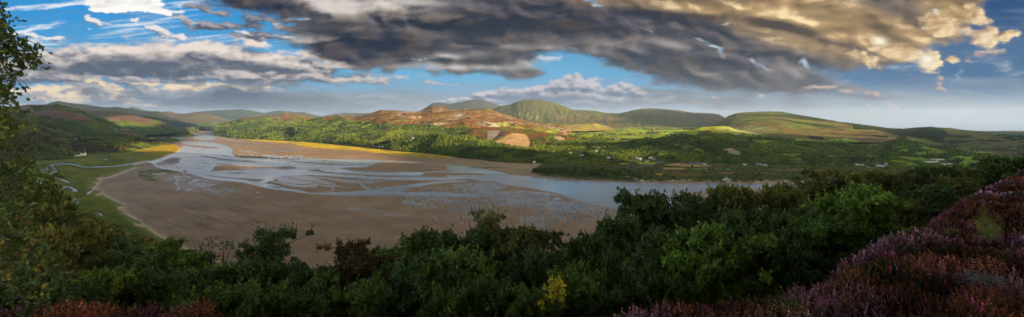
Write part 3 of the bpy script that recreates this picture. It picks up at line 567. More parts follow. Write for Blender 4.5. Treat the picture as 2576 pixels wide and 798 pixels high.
# ---------- hills: each a landform standing at its own distance, from its foot over its crest and down behind ----------
def interp(P, X, col):
    P = np.array(sorted(P), float); return np.interp(X, P[:, 0], P[:, col])
TREES = []      # (x, y, z, size, kind, tone) of the far woodland
rng = np.random.default_rng(7)
def wob(X, seed, amp): return fbm(X/23, X*0+seed, 4, seed)*amp
def hill(name, label, crest, foot, colour, mat, nt=70, dx=2.0, relief=8, shape=1.0, cw=.8, seed=1, gully=None, wood=None, back=900, step=4.6, treeh=11, footz=None, rs=1.0, kinds=(0, 1)):
    """crest, foot: [(X, Y, D)] picture column, row and distance"""
    x0 = max(min(p[0] for p in crest), min(p[0] for p in foot)); x1 = min(max(p[0] for p in crest), max(p[0] for p in foot))
    xs = np.arange(x0, x1+.1, dx)
    yc = interp(crest, xs, 1)+wob(xs, seed, cw); dc = interp(crest, xs, 2); yf = interp(foot, xs, 1); df = interp(foot, xs, 2)
    zc = H-(yc-VH)/F*dc; zf = H-(yf-VH)/F*df if footz is None else xs*0+footz
    t = np.concatenate([np.linspace(0, 1, nt), 1+np.linspace(.06, 1, 10)])[:, None]
    tt = np.minimum(t, 1)
    Dm = df+(dc-df)*tt+np.maximum(t-1, 0)*back
    XX = np.broadcast_to(xs[None], Dm.shape); wx = (XX-1288)/F*Dm; wy = Dm
    rb = int(50/dx); sm = lambda a: blur2(a[None], 0, min(rb, max(1, len(a)//6)))[0]
    zcs, dcs = sm(zc), sm(dc); Dm = df+(dcs+(dc-dcs)*tt**3-df)*tt+np.maximum(t-1, 0)*back; wx = (XX-1288)/F*Dm; wy = Dm
    Z = zf+(zcs+(zc-zcs)*tt**5-zf)*tt**shape
    env = np.clip(np.sin(np.pi*tt)**.7, 0, 1)*(t <= 1)
    Z = Z+env*relief*(fbm(wx/(420*rs), wy/(420*rs), 5, seed+3)+.5*ridged(wx/(170*rs), wy/(170*rs), 4, seed+5)-.3)
    if gully: Z = Z+gully(XX, tt, wx, wy)*env
    bk = np.maximum(t-1, 0)
    Z = np.where(t > 1, zc+(np.minimum(-30, 0)-zc)*sstep(0, 1, bk)*1.0-bk*5, Z)
    Z[0] = np.minimum(Z[0], zf)-3
    PX, PY = proj(wx, wy, Z)
    gy, gx = np.gradient(Z); sl = np.hypot(gx, gy)
    c = colour(XX, PY, wx, wy, Z, tt, seed)
    c = np.clip(c*(1+fbm(wx/14, wy/14, 2, seed+9)[..., None]*.16), .004, 1)
    V = np.stack([wx, wy, Z], -1)
    o = tag(obj(name, mesh(name, V.reshape(-1, 3), gridfaces(*Dm.shape), mat, c.reshape(-1, 3))), label, name.replace('_', ' '), kind='structure')
    if wood:
        m = np.broadcast_to(np.asarray(wood(XX, PY, wx, wy, tt), float), Dm.shape)
        A, Bq, Cq = PY[:-1, :-1], PY[1:, :-1], PY[:-1, 1:]
        area = np.abs(A-Bq)*dx*(A > Bq-.05)
        area = np.where((tt[:-1] < 1), area, 0)
        dist = Dm[:-1, :-1]; sp = np.maximum(F*7.5/dist, step*.85)
        want = area/(sp*sp*.24)*m[:-1, :-1]
        # never denser on the ground than real crowns
        ga = np.abs((wx[:-1, 1:]-wx[:-1, :-1])*(wy[1:, :-1]-wy[:-1, :-1])); want = np.minimum(want+ga/2600*(m[:-1, :-1] > .5)*.35, ga/45)
        n = np.floor(want+rng.random(want.shape)).astype(int)
        ii, jj = np.nonzero(n); rep = n[ii, jj]; ii = np.repeat(ii, rep); jj = np.repeat(jj, rep)
        a = rng.random(len(ii)); b = rng.random(len(ii))
        def bl(Q): return (Q[ii, jj]*(1-a)*(1-b)+Q[ii, jj+1]*a*(1-b)+Q[ii+1, jj]*(1-a)*b+Q[ii+1, jj+1]*a*b)
        X_, Y_, Z_ = bl(wx), bl(wy), bl(Z); D_ = Y_
        hgt = np.clip(D_*step/F*.75, treeh*.55, treeh*.9)*rng.uniform(.7, 1.25, len(ii))
        tone = fbm(X_/300, Y_/300, 4, 901)*1.3+rng.normal(0, .2, len(ii))
        kk = np.full(len(ii), kinds[0])
        if len(kinds) > 1: kk = np.where(fbm(X_/130, Y_/130, 2, 902) > .22, kinds[1], kinds[0])
        TREES.append(np.stack([X_, Y_, Z_, hgt, kk, tone], 1))
    return o
HM = material('hillside_cover', rough=.95, spec=.05, noise=(.02, .85, 1.15), bump=(.06, .5, 2.5))
V3 = lambda *a: np.array(a)
WOODC = V3(.055, .085, .016); HEATH = V3(.105, .045, .024); MOOR = V3(.12, .115, .022); GREEN = V3(.15, .20, .022); ROCK = V3(.34, .29, .23); BRACK = V3(.17, .105, .022); PASTURE = V3(.28, .36, .025)
def on(X, a): return a*np.ones(X.shape+(3,))
def far_cover(base, alt, amt=.6):
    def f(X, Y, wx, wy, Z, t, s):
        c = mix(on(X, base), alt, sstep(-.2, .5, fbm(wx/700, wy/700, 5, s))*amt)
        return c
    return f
# farthest ranges
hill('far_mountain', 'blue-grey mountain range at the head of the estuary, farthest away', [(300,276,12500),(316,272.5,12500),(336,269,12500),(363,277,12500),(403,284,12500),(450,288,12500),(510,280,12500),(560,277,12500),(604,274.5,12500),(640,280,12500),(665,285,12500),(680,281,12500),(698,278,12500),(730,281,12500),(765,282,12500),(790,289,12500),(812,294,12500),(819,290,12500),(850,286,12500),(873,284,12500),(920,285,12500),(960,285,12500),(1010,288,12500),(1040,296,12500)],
     [(300,316,9800),(1040,316,9800)], far_cover(V3(.05,.07,.04), V3(.08,.07,.04)), HM, nt=30, dx=5, relief=25, seed=11, footz=0, rs=2)
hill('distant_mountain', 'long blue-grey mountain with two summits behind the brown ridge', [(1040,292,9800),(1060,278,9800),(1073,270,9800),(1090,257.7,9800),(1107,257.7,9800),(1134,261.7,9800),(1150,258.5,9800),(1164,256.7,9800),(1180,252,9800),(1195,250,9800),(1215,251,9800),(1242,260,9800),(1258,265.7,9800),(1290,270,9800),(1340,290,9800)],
     [(1040,318,8600),(1340,318,8600)], far_cover(V3(.045,.052,.045), V3(.07,.07,.055)), HM, nt=60, dx=2.5, relief=25, seed=12, rs=1.5)  # cover greyed and darkened to stand for cloud shadow
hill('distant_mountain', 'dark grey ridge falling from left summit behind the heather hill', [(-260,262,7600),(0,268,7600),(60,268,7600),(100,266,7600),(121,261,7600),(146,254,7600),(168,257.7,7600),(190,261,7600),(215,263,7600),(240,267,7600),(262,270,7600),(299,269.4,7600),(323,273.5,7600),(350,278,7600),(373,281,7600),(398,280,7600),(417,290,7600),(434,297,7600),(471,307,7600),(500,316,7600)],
     [(-260,330,5600),(500,330,6400)], far_cover(V3(.035,.042,.025), V3(.055,.048,.032)), HM, nt=60, dx=2.5, relief=30, seed=13, footz=2, rs=1.5,  # darker cover: shade on this ridge is put into its colour
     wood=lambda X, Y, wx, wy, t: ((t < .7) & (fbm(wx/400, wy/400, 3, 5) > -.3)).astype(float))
def c_f2(X, Y, wx, wy, Z, t, s):
    c = mix(on(X, V3(.10,.075,.04)), V3(.12,.14,.03), sstep(-.1, .5, fbm(wx/500, wy/500, 4, s))); return mix(c, WOODC, sstep(.5, .3, t))
hill('distant_hill', 'rounded brown and green hill above the head of the channel', [(395,290,9400),(402,282,9400),(425,280,9400),(443,285,9400),(460,287,9400),(476,285,9400),(497,282.5,9400),(517,285,9400),(550,293,9400),(565,299,9400),(580,304,9400),(600,312,9400),(650,318,9400)],
     [(395,318,8200),(650,318,8200)], c_f2, HM, nt=50, dx=2, relief=18, seed=14, footz=3)
def c_l4(X, Y, wx, wy, Z, t, s):
    n = fbm(wx/260, wy/260, 5, s)
    c = mix(on(X, V3(.13,.072,.038)), GREEN*.6, sstep(.0, .4, n)*.7); return mix(c, WOODC*1.6, sstep(.62, .45, t+n*.1))
hill('hill', 'brown bracken ridge lit by the sun beyond the heather hill', [(205,292,5600),(218,278.5,5600),(242,278.5,5600),(265,279,5600),(289,280,5600),(316,285,5600),(335,289,5600),(356,295,5600),(380,299,5600),(397,304,5600),(415,310,5600),(430,317,5600),(450,327,5600)],
     [(205,352,4300),(450,333,4900)], c_l4, HM, nt=80, relief=22, seed=15, wood=lambda X, Y, wx, wy, t: ((t < .55+fbm(wx/200, wy/200, 3, 6)*.35)).astype(float)*.9)
def c_l5(X, Y, wx, wy, Z, t, s):
    n = fbm(wx/190, wy/190, 5, s)
    c = mix(on(X, V3(.16,.068,.038)), V3(.07,.08,.022), sstep(.05, .45, n)*.8)
    c = mix(c, ROCK, sstep(.62, .9, ridged(wx/70, wy/70, 3, s+1)+n*.3)*.6*sstep(.3, .6, t))
    return mix(c, WOODC*1.2, w_l5(X, Y, wx, wy, t))
def w_l5(X, Y, wx, wy, t):
    n = fbm(wx/230, wy/230, 4, 77)
    a = (n+sstep(.75, .35, t)*.9-.42 > 0)
    b = linedist(X, Y, [(140,268),(200,280),(250,302),(300,322)], 2) < 7+n*8
    e = inpoly(X, Y, Z1([(230,105),(340,100),(350,130),(260,140)]))
    return (a | b | e).astype(float)
hill('heather_hill', 'big heather-brown hill with scattered conifers on the left', [(-260,262,4100),(-100,258,4100),(0,266,4100),(37,270,4100),(55,266,4100),(74,262.4,4100),(95,264,4100),(114,263,4100),(134,265,4100),(158,265,4100),(172,268,4100),(188,272.5,4100),(203,277,4100),(218,282,4100),(235,292,4100),(252,297,4100),(269,302,4100),(285,309,4150),(302,317,4200),(329,329,4250),(350,339,4300),(365,346,4400)],
     [(-260,380,2750),(100,372,2900),(250,362,3300),(365,350,4000)], c_l5, HM, nt=110, relief=42, seed=16, wood=w_l5, step=4.2, kinds=(0,1))
def c_wood(X, Y, wx, wy, Z, t, s):
    n = fbm(wx/120, wy/120, 4, s); return mix(on(X, WOODC), V3(.08,.085,.02), sstep(.2, .6, n)*.7)
full = lambda X, Y, wx, wy, t: np.ones(X.shape)
def flatfoot(L): return [(a, b, F*(H-3)/(b-VH)) for a, b in L]
hill('headland', 'low wooded headland at the narrowing of the channel', [(362,335,5300),(370,331,5300),(385,325,5300),(397,321.5,5300),(420,319,5300),(440,321,5300),(454,324,5300),(466,327,5300),(474,330.6,5250),(482,337,5200),(488,342,5100)],
     flatfoot([(362,342),(420,344),(450,345),(474,345),(488,344)]), c_wood, HM, nt=40, relief=6, seed=17, wood=lambda X, Y, wx, wy, t: ((t > .06)).astype(float), back=400, treeh=10)
hill('headland', 'small dark knoll at the tip of the left marsh', [(378,352,4250),(392,346.5,4250),(410,346,4250),(430,347,4250),(444,350,4200),(452,354,4100)],
     flatfoot([(378,356),(400,356.5),(430,357),(452,356.5)]), lambda X, Y, wx, wy, Z, t, s: mix(on(X, V3(.07,.04,.02)), V3(.10,.10,.02), sstep(-.2,.4,fbm(wx/60,wy/60,3,s))), HM, nt=20, relief=3, seed=18, back=200,
     wood=lambda X, Y, wx, wy, t: (fbm(wx/60, wy/60, 3, 8) > -.1).astype(float)*.8)
def w_l6(X, Y, wx, wy, t):
    n = fbm(wx/150, wy/150, 4, 31)
    return ((n > -.42) | (X > 180)).astype(float)*(linedist(X, Y, [(167,382),(170,368),(172,400)], 1) > 2)
def c_l6(X, Y, wx, wy, Z, t, s):
    return mix(on(X, V3(.12,.06,.035)), V3(.08,.09,.02), sstep(-.2,.4,fbm(wx/90,wy/90,4,s)))*(1-.55*w_l6(X,Y,wx,wy,t)[...,None])
hill('wooded_hill', 'dark wooded hillside above the salt marsh on the left', [(-260,250,3150),(-100,268,3150),(0,275,3150),(34,278.5,3150),(67,285,3150),(101,299,3180),(134,312,3220),(150,319,3250),(168,325.6,3300),(190,334,3350),(215,341,3450),(235,346,3500),(255,341,3400),(269,337,3350),(285,338.5,3350),(303,340,3350),(330,342,3350),(353,346,3350),(370,349,3350),(387,354,3300),(396,359,3250),(403,366,3200)],
     flatfoot([(-260,420),(0,415),(67,410),(101,404.6),(140,402.5),(175,401),(215,396),(240,393),(269,389.5),(300,386),(336,381),(370,372.6),(390,369.5),(403,367.6)]), c_l6, HM, nt=110, relief=32, seed=19, wood=w_l6, step=4.8, shape=1.1, treeh=11, kinds=(0,1))
# centre
hill('wooded_hill', 'low far wooded tongue on the right bank of the upper channel', [(488,326,7300),(498,321,7300),(507,318,7300),(522,317.5,7300),(537,317,7300),(564,315.5,7300),(590,311,7300),(620,312,7200),(680,318,7200)],
     flatfoot([(488,327.5),(520,330),(547,332.5),(580,335),(680,338)]), c_wood, HM, nt=40, relief=8, seed=20, wood=full, back=600)
def brownwood(line, rock=.5, lit=0):
    def w(X, Y, wx, wy, t):
        n = fbm(wx/210, wy/210, 5, 55); b = np.interp(X, [p[0] for p in line], [p[1] for p in line])
        return (Y > b+n*13).astype(float)
    def c(X, Y, wx, wy, Z, t, s):
        n = fbm(wx/150, wy/150, 5, s); n2 = fbm(wx/300, wy/60, 4, s+2)
        q = mix(on(X, V3(.155,.066,.024)), BRACK, sstep(-.1, .5, n)); q = mix(q, V3(.17,.19,.025), sstep(.2, .6, n2)*.6)
        q = mix(q, ROCK*1.1, sstep(.55, .85, ridged(wx/48, wy/48, 4, s+7)*.8+fbm(wx/260,wy/260,3,s+1)*.55)*rock*.9)
        return mix(q, WOODC*1.4, w(X, Y, wx, wy, t)*.85)
    return w, c
w2, c2 = brownwood([(560,303),(640,300),(680,296),(740,300),(800,302),(860,304)], .6)
hill('wooded_hill', 'wooded hill with brown rocky top left of the central ridge', [(540,318,6200),(560,309,6200),(580.7,305,6200),(591,302,6200),(604,298,6200),(617.7,295,6200),(634,294,6200),(651,292.6,6200),(671,292,6200),(691.6,290,6200),(703,287,6200),(716.8,283.5,6200),(728,286,6200),(742,287,6200),(769,290,6200),(789,296,6200),(830,300,6200),(880,308,6200),(920,325,6200)],
     [(540,336,5200),(920,345,4500)], c2, HM, nt=90, relief=30, seed=21, wood=w2, step=4.0, footz=8)
w3, c3 = brownwood([(780,300),(860,299),(900,303),(960,313),(1010,316),(1060,313),(1110,312),(1130,322),(1200,334),(1260,343),(1300,350),(1420,352)], .95)
def c3b(X, Y, wx, wy, Z, t, s):
    q = c3(X, Y, wx, wy, Z, t, s)
    q = mix(q, np.array(PASTURE), inpoly(X, Y, Z3([(100,262),(130,240),(185,228),(180,240),(130,258)]))*1.0)
    p = inpoly(X, Y, Z3([(1110,225),(1180,210),(1260,245),(1330,258),(1596,262),(1596,300),(1400,290),(1250,262),(1150,240)])); q = mix(q, V3(.22,.27,.025), p*sstep(-.5,.2,fbm(wx/60,wy/60,3,s))*.85)
    return q
def w3b(X, Y, wx, wy, t):
    m = w3(X, Y, wx, wy, t)*((fbm(wx/170, wy/120, 4, 58) < .34) | (Y > 345) | (X < 860)); return m*(~inpoly(X, Y, Z3([(95,268),(125,236),(190,225),(185,242),(130,264)])))
hill('heather_ridge', 'long brown heather ridge dotted with pale rocks above the central woods', [(740,310,4700),(780,300,4700),(810,295,4700),(839.5,292,4700),(853,289,4700),(880,292,4700),(892,293,4700),(912,288.6,4700),(936,283.5,4700),(961,277,4700),(983,278,4700),(996,277.5,4700),(1023,280,4700),(1040,281,4700),(1057,279,4700),(1073.7,271.8,4700),(1087,267.4,4700),(1107,267.7,4700),(1127,273.5,4700),(1147,276,4700),(1165,274,4700),(1188,272.5,4700),(1228,272.5,4650),(1242,277.8,4600),(1258,284,4550),(1275,289,4500),(1309,300,4400),(1342.7,310,4300),(1369.6,313.8,4300),(1408,313.8,4300),(1440,322,4300)],
     [(740,352,3900),(900,360,3100),(1000,365,2700),(1250,372,2500),(1440,362,2650)], c3b, HM, nt=150, relief=34, seed=22, wood=w3b, step=4.0, footz=12, cw=1.3, shape=.92, kinds=(0,1))
hill('wooded_hill', 'sunlit wooded slope behind the golden marsh strip', [(556,341,5000),(563,338,5000),(570.6,334,5000),(590,330.5,5000),(611,329,5000),(638,324,4900),(670,321,4800),(700,319,4700),(740,322,4500),(780,326,4300),(820,328,4100),(860,333,3900),(900,343,3600),(940,354,3400),(965,364,3300)],
     flatfoot([(556,343.5),(564,344.5),(591,349),(631,351),(671.5,353),(739,356),(806,361),(890,366),(939,368.5),(965,370)]), lambda X, Y, wx, wy, Z, t, s: mix(c_wood(X,Y,wx,wy,Z,t,s), V3(.36,.20,.09), inpoly(X,Y,Z2([(1030,315),(1100,305),(1110,320),(1060,340)]))*1.0), HM, nt=70, relief=12, seed=23, step=4.4,
     wood=lambda X, Y, wx, wy, t: 1.0*(~inpoly(X, Y, Z2([(1025,312),(1100,303),(1115,322),(1060,342)]))))
hill('wooded_hill', 'broad dark wooded slope under the quarry', [(940,366,2950),(965,356,2900),(1000,350,2850),(1040,345,2800),(1073,340.5,2750),(1107,338,2700),(1140,339,2700),(1180,342,2700),(1215,348,2650),(1250,360,2550),(1290,368,2500),(1330,370,2500),(1380,366,2550),(1420,362,2600),(1480,360,2600),(1560,362,2500)],
     flatfoot([(940,369),(973,370),(983,379),(1020,382),(1060,384.5),(1100,389),(1134,393.5),(1170,398),(1208,401.5),(1240,405),(1275,407.5),(1320,409),(1360,410.5),(1450,414),(1560,416)]), c_wood, HM, nt=80, relief=14, seed=24, wood=full, step=5.2)
def c_q(X, Y, wx, wy, Z, t, s):
    q = mix(on(X, V3(.15,.065,.022)), V3(.12,.13,.02), sstep(-.1, .5, fbm(wx/90, wy/90, 4, s)))
    fan = inpoly(X+fbm(X/12,Y/12,3,4)*3, Y, Z3([(1240,295),(1340,310),(1370,345),(1375,405),(1250,405),(1130,390),(1105,365),(1160,340)])); q = mix(q, V3(.42,.255,.12), fan)
    cr = inpoly(X+fbm(X/8,Y/8,3,5)*3, Y, Z3([(1060,280),(1150,278),(1130,310),(1090,345),(1045,350)])); q = mix(q, V3(.32,.25,.20)*.8, cr)
    dk = inpoly(X, Y, Z3([(1150,280),(1190,275),(1170,320),(1100,350),(1085,345),(1140,310)])); q = mix(q, V3(.06,.055,.055), dk)
    s2 = inpoly(X, Y, Z4([(340,325),(400,322),(430,335),(460,370),(420,378),(390,355)])); q = mix(q, V3(.33,.22,.13), s2)
    return mix(q, WOODC*1.3, w_q(X, Y, wx, wy, t)*.9*(1-fan)*(1-cr)*(1-dk)*(1-s2))
def w_q(X, Y, wx, wy, t):
    n = fbm(wx/90, wy/90, 4, 66)
    bare = inpoly(X, Y, Z3([(1040,275),(1190,270),(1340,305),(1380,340),(1380,405),(1250,408),(1120,395),(1090,350),(1040,352)])) | inpoly(X, Y, Z4([(335,322),(400,320),(435,333),(465,372),(420,382),(385,357)]))
    return (((n+(Y-352)*.03+(X-1380)*.004) > 0) & ~bare).astype(float)
hill('quarry_hill', 'heather knoll with the old quarry and its tan spoil fan', [(1170,332,3100),(1190,323,3100),(1215,320,3100),(1240,320,3100),(1262,319.5,3100),(1290,323,3100),(1315,325,3100),(1342.7,326,3050),(1376,334,3000),(1408.6,337,2950),(1440,343,2900),(1500,352,2850)],
     [(1170,368,2560),(1300,374,2520),(1400,372,2550),(1500,375,2500)], c_q, HM, nt=90, relief=9, seed=25, wood=w_q, step=4.4)
# the great hills at the back, right of centre
def c_m2(X, Y, wx, wy, Z, t, s):
    n = fbm(wx/330, wy/330, 5, s); n2 = fbm(X/7, t*3, 4, s+1)
    q = mix(on(X, V3(.088,.096,.020)), V3(.115,.085,.03), sstep(-.1, .5, n))
    q = mix(q, V3(.10,.075,.05), sstep(0, .5, n2)*sstep(.3, .6, t)*.6)
    scr = sstep(.15, .55, fbm(X/6+Y/18, Y/22, 4, s+4))*np.exp(-((t-.42)/.22)**2)*sstep(1560, 1300, X); q = mix(q, V3(.27,.23,.18), scr*.75)
    dark = sstep(1600, 1650, X)*sstep(.35, .6, t); q = mix(q, V3(.085,.075,.035), dark*.8)  # right flank: shadow painted into the cover colour
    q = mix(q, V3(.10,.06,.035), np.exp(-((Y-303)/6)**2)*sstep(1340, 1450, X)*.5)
    return q
def g_m2(X, t, wx, wy):
    g = ridged(X/13+fbm(X/30, t*2, 2, 3)*.5, t*.9, 3, 91, .55)
    return (g-.2)*13*np.clip(.5+fbm(X/45, t*2, 3, 96)*1.3, 0, 1.3)*sstep(.35, .8, t)*(sstep(1290, 1320, X)*sstep(1480, 1400, X)+.15*sstep(1640, 1700, X))+fbm(X/16, t*1.6, 4, 92)*6
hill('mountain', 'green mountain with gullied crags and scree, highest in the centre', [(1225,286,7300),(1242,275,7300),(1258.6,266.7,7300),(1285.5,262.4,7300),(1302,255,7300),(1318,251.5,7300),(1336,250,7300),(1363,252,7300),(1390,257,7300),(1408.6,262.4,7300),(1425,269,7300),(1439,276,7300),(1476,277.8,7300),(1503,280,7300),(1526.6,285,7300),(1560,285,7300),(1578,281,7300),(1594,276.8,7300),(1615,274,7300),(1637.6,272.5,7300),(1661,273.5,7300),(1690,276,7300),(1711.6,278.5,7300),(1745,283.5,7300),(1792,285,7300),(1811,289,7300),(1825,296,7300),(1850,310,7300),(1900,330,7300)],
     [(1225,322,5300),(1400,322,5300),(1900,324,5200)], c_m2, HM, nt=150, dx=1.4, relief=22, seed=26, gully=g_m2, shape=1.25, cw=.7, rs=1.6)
fieldline = None
def c_plat(X, Y, wx, wy, Z, t, s):
    cells = fbm(X/34, Y/5.2, 2, s+3); q = mix(on(X, PASTURE), V3(.13,.17,.025), sstep(-.2, .1, cells)); q = mix(q, V3(.38,.28,.05), sstep(.42, .48, cells)*.8)
    q = mix(q, V3(.15,.12,.03), sstep(325, 319, Y)); q = mix(q, V3(.26,.25,.02), sstep(.2,.6,fbm(X/60,Y/8,3,s+5))*.5)
    hedge = np.abs(fbm(X/40, Y/7, 3, s+8)) < .045; q = mix(q, V3(.05,.06,.015), hedge*.8*(Y > 322))
    return mix(q, V3(.3,.18,.07), inpoly(X, Y, Z4([(820,355),(890,355),(880,366),(825,364)]))*1.0)
def w_plat(X, Y, wx, wy, t):
    n = fbm(X/45, Y/7, 3, 71)
    return (((n > .18) & (Y > 324)) | (Y > 346+fbm(X/30, Y/30, 3, 72)*8-(np.abs(X-1560) < 60)*-6)).astype(float)
hill('upland', 'bright green upland pastures between the woods and the mountain', [(1330,322,5500),(1400,320,5500),(1500,321,5500),(1600,320,5500),(1700,319.5,5500),(1800,319,5500),(1900,322,5300)],
     [(1330,356,2750),(1420,358,2650),(1500,360,2600),(1600,362,2500),(1750,360,2500),(1900,360,2500)], c_plat, HM, nt=90, relief=4, seed=27, wood=w_plat, step=4.2, shape=.8, footz=None, treeh=9)
def c_kn(X, Y, wx, wy, Z, t, s):
    q = mix(on(X, V3(.27,.22,.025)), V3(.20,.11,.03), sstep(-.1, .5, fbm(wx/80, wy/80, 5, s))); return mix(q, ROCK, sstep(.5, .85, ridged(wx/40, wy/40, 3, s+1))*.5)
hill('knoll', 'sunlit rocky knolls at the edge of the upland pastures', [(1330,322,4300),(1350,315,4300),(1375,311.5,4300),(1400,313.5,4300),(1415,315,4300),(1442.6,313.8,4300),(1460,312,4300),(1476,311.3,4300),(1496.4,310.5,4300),(1516.6,315,4300),(1530,319,4300),(1545,324,4300)],
     [(1330,330,3900),(1450,329,3950),(1545,327,4100)], c_kn, HM, nt=40, relief=7, seed=28, cw=.9)
def c_m3(X, Y, wx, wy, Z, t, s):
    n = fbm(wx/210, wy/210, 5, s)
    q = mix(on(X, V3(.112,.125,.02)), V3(.14,.09,.028), sstep(-.15, .45, n))
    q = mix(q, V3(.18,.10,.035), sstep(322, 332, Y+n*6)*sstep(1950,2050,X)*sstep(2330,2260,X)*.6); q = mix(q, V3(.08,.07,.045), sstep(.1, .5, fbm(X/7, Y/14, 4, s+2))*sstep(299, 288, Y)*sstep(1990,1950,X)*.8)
    q = mix(q, PASTURE, inpoly(X+fbm(X/12,Y/6,2,3)*4, Y, Z5([(650,340),(800,330),(930,335),(1100,350),(1120,365),(950,355),(700,355)]))*.9)
    q = mix(q, PASTURE*.8, inpoly(X, Y, Z6([(140,345),(280,335),(370,360),(330,385),(280,375),(150,365)]))*.9)
    q = mix(q, V3(.05,.05,.02), (linedist(X, Y, Z5([(840,240),(860,290),(880,320)]), 1) < 1.1)*.7); q = mix(q, V3(.05,.05,.02), (linedist(X, Y, Z5([(1030,275),(1080,320)]), 1) < 1)*.7); q = mix(q, V3(.04,.045,.02), (linedist(X, Y, Z5([(820,310),(900,240)]), 1) < 1)*.7)
    q = mix(q, ROCK, sstep(.5, .8, ridged(wx/60, wy/60, 3, s+5))*np.exp(-((X-1870)/60)**2-((Y-325)/9)**2)*.7)
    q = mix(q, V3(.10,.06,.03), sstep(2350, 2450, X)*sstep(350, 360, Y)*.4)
    return mix(q, V3(.022,.032,.014), w_m3(X, Y, wx, wy, t)*.9)
def w_m3(X, Y, wx, wy, t):
    a = inpoly(X+fbm(X/20,Y/8,2,9)*3, Y, Z6([(300,228),(400,238),(490,250),(560,262),(700,268),(780,262),(900,252),(1020,285),(1030,310),(990,345),(990,380),(900,350),(720,325),(640,315),(560,292),(480,275),(330,270)]))
    b = inpoly(X, Y, Z6([(460,315),(580,322),(580,335),(490,328)])) | inpoly(X, Y, Z6([(640,325),(720,325),(720,340),(640,338)])) | inpoly(X, Y, Z6([(0,325),(90,330),(90,345),(0,340)]))
    c = inpoly(X, Y, Z5([(1060,325),(1170,330),(1170,350),(1070,340)])) | inpoly(X, Y, Z6([(240,218),(300,225),(330,238),(280,236)]))
    d = (fbm(wx/150, wy/150, 4, 19) > .05) & (X > 2340) & (Y > 340)
    return (a | b | c | d).astype(float)
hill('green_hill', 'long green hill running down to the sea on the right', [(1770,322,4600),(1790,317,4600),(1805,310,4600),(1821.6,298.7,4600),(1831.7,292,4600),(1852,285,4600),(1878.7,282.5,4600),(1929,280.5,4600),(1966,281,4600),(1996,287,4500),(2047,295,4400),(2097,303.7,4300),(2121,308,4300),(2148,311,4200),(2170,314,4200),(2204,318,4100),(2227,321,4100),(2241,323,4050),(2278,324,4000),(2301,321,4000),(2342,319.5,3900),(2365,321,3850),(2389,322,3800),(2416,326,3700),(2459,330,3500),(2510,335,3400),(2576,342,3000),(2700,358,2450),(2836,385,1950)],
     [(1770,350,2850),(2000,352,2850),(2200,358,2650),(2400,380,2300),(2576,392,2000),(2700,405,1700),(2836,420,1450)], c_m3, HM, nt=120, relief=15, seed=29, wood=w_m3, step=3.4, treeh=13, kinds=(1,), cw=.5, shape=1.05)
def c_lit(X, Y, wx, wy, Z, t, s):
    q = mix(on(X, V3(.27,.30,.02)), V3(.16,.13,.025), sstep(0, .5, fbm(wx/60, wy/60, 5, s))); q = mix(q, V3(.10,.05,.025), inpoly(X, Y, Z5([(230,290),(330,270),(340,300),(650,330),(620,355),(480,330),(240,310)]))*.8)
    return mix(q, ROCK, sstep(.45, .8, ridged(wx/40, wy/40, 3, s+1))*sstep(1790, 1830, X)*.7)
hill('knoll', 'bright green sunlit knoll at the foot of the right hill', [(1690,338,3050),(1711,332,3050),(1744,325.6,3050),(1762,321,3050),(1778,319,3050),(1800,318,3050),(1818,317.5,3050),(1835,320,3050),(1852,325.6,3050),(1895,334,3000),(1930,341,2950),(2000,350,2900)],
     [(1690,356,2600),(1850,356,2600),(2000,358,2600)], c_lit, HM, nt=50, relief=7, seed=30, cw=.8, wood=lambda X, Y, wx, wy, t: ((Y > 341+fbm(wx/60,wy/60,3,2)*9)).astype(float), step=4.2)
def w_r(X, Y, wx, wy, t):
    bare = inpoly(X, Y, Z5([(415,420),(490,408),(555,445),(540,462),(470,452)])) | inpoly(X, Y, Z5([(590,520),(660,545),(650,552),(600,540)]))
    f = ((fbm(wx/90, wy/60, 3, 14) > .28) & (X > 2180) & (Y > 360)) | inpoly(X, Y, Z6([(1100,420),(1200,420),(1190,440),(1120,432)])) | inpoly(X, Y, Z6([(1000,490),(850,520),(720,495),(870,485)])) | inpoly(X, Y, Z6([(415,550),(540,560),(530,570),(430,565)])) | inpoly(X, Y, Z6([(690,562),(800,562),(800,570),(700,572)]))
    gl = (fbm(wx/140, wy/110, 4, 15) > .42)
    return (~(bare | f | gl)).astype(float)
def c_r(X, Y, wx, wy, Z, t, s):
    q = mix(on(X, V3(.10,.12,.025)), PASTURE*.75, sstep(0, .4, fbm(wx/90, wy/60, 3, 14))); q = mix(q, V3(.40,.28,.15), inpoly(X, Y, Z5([(415,420),(490,408),(555,445),(540,462),(470,452)]))*1.0)
    q = mix(q, V3(.36,.21,.11), inpoly(X+fbm(X/6,Y/6,2,2)*2, Y, Z6([(905,450),(960,455),(975,485),(930,480)]))*1.0); q = mix(q, V3(.35,.28,.04), inpoly(X, Y, Z6([(415,550),(540,560),(530,570),(430,565)]))*1.0)
    return mix(q, WOODC, w_r(X, Y, wx, wy, t)*.8)
hill('wooded_hill', 'dark wooded bluffs above the terraced village on the right', [(1480,366,2500),(1530,362,2500),(1570,358,2480),(1600,352,2460),(1640,350,2450),(1677,347,2450),(1710,344,2450),(1744,340,2450),(1778,338,2450),(1811,337,2450),(1845,340,2450),(1879,345,2450),(1929,351,2450),(1963,350,2450),(2013,356,2450),(2064,356,2450),(2114,356,2450),(2140,364,2400),(2180,366,2400),(2230,358,2400),(2274,349,2400),(2310,358,2350),(2342,366,2300),(2375,378,2200),(2420,372,2200),(2460,380,2100),(2520,392,2000),(2600,402,1850),(2836,420,1500)],
     [(1480,414,1960),(1600,412,1960),(1700,412,1960),(1790,417,1950),(1850,417,1900),(1950,418,1850),(2100,420,1800),(2200,424,1750),(2400,432,1650),(2600,436,1600),(2836,450,1400)], c_r, HM, nt=110, relief=16, seed=31, wood=w_r, step=5.2, footz=3, shape=.9)
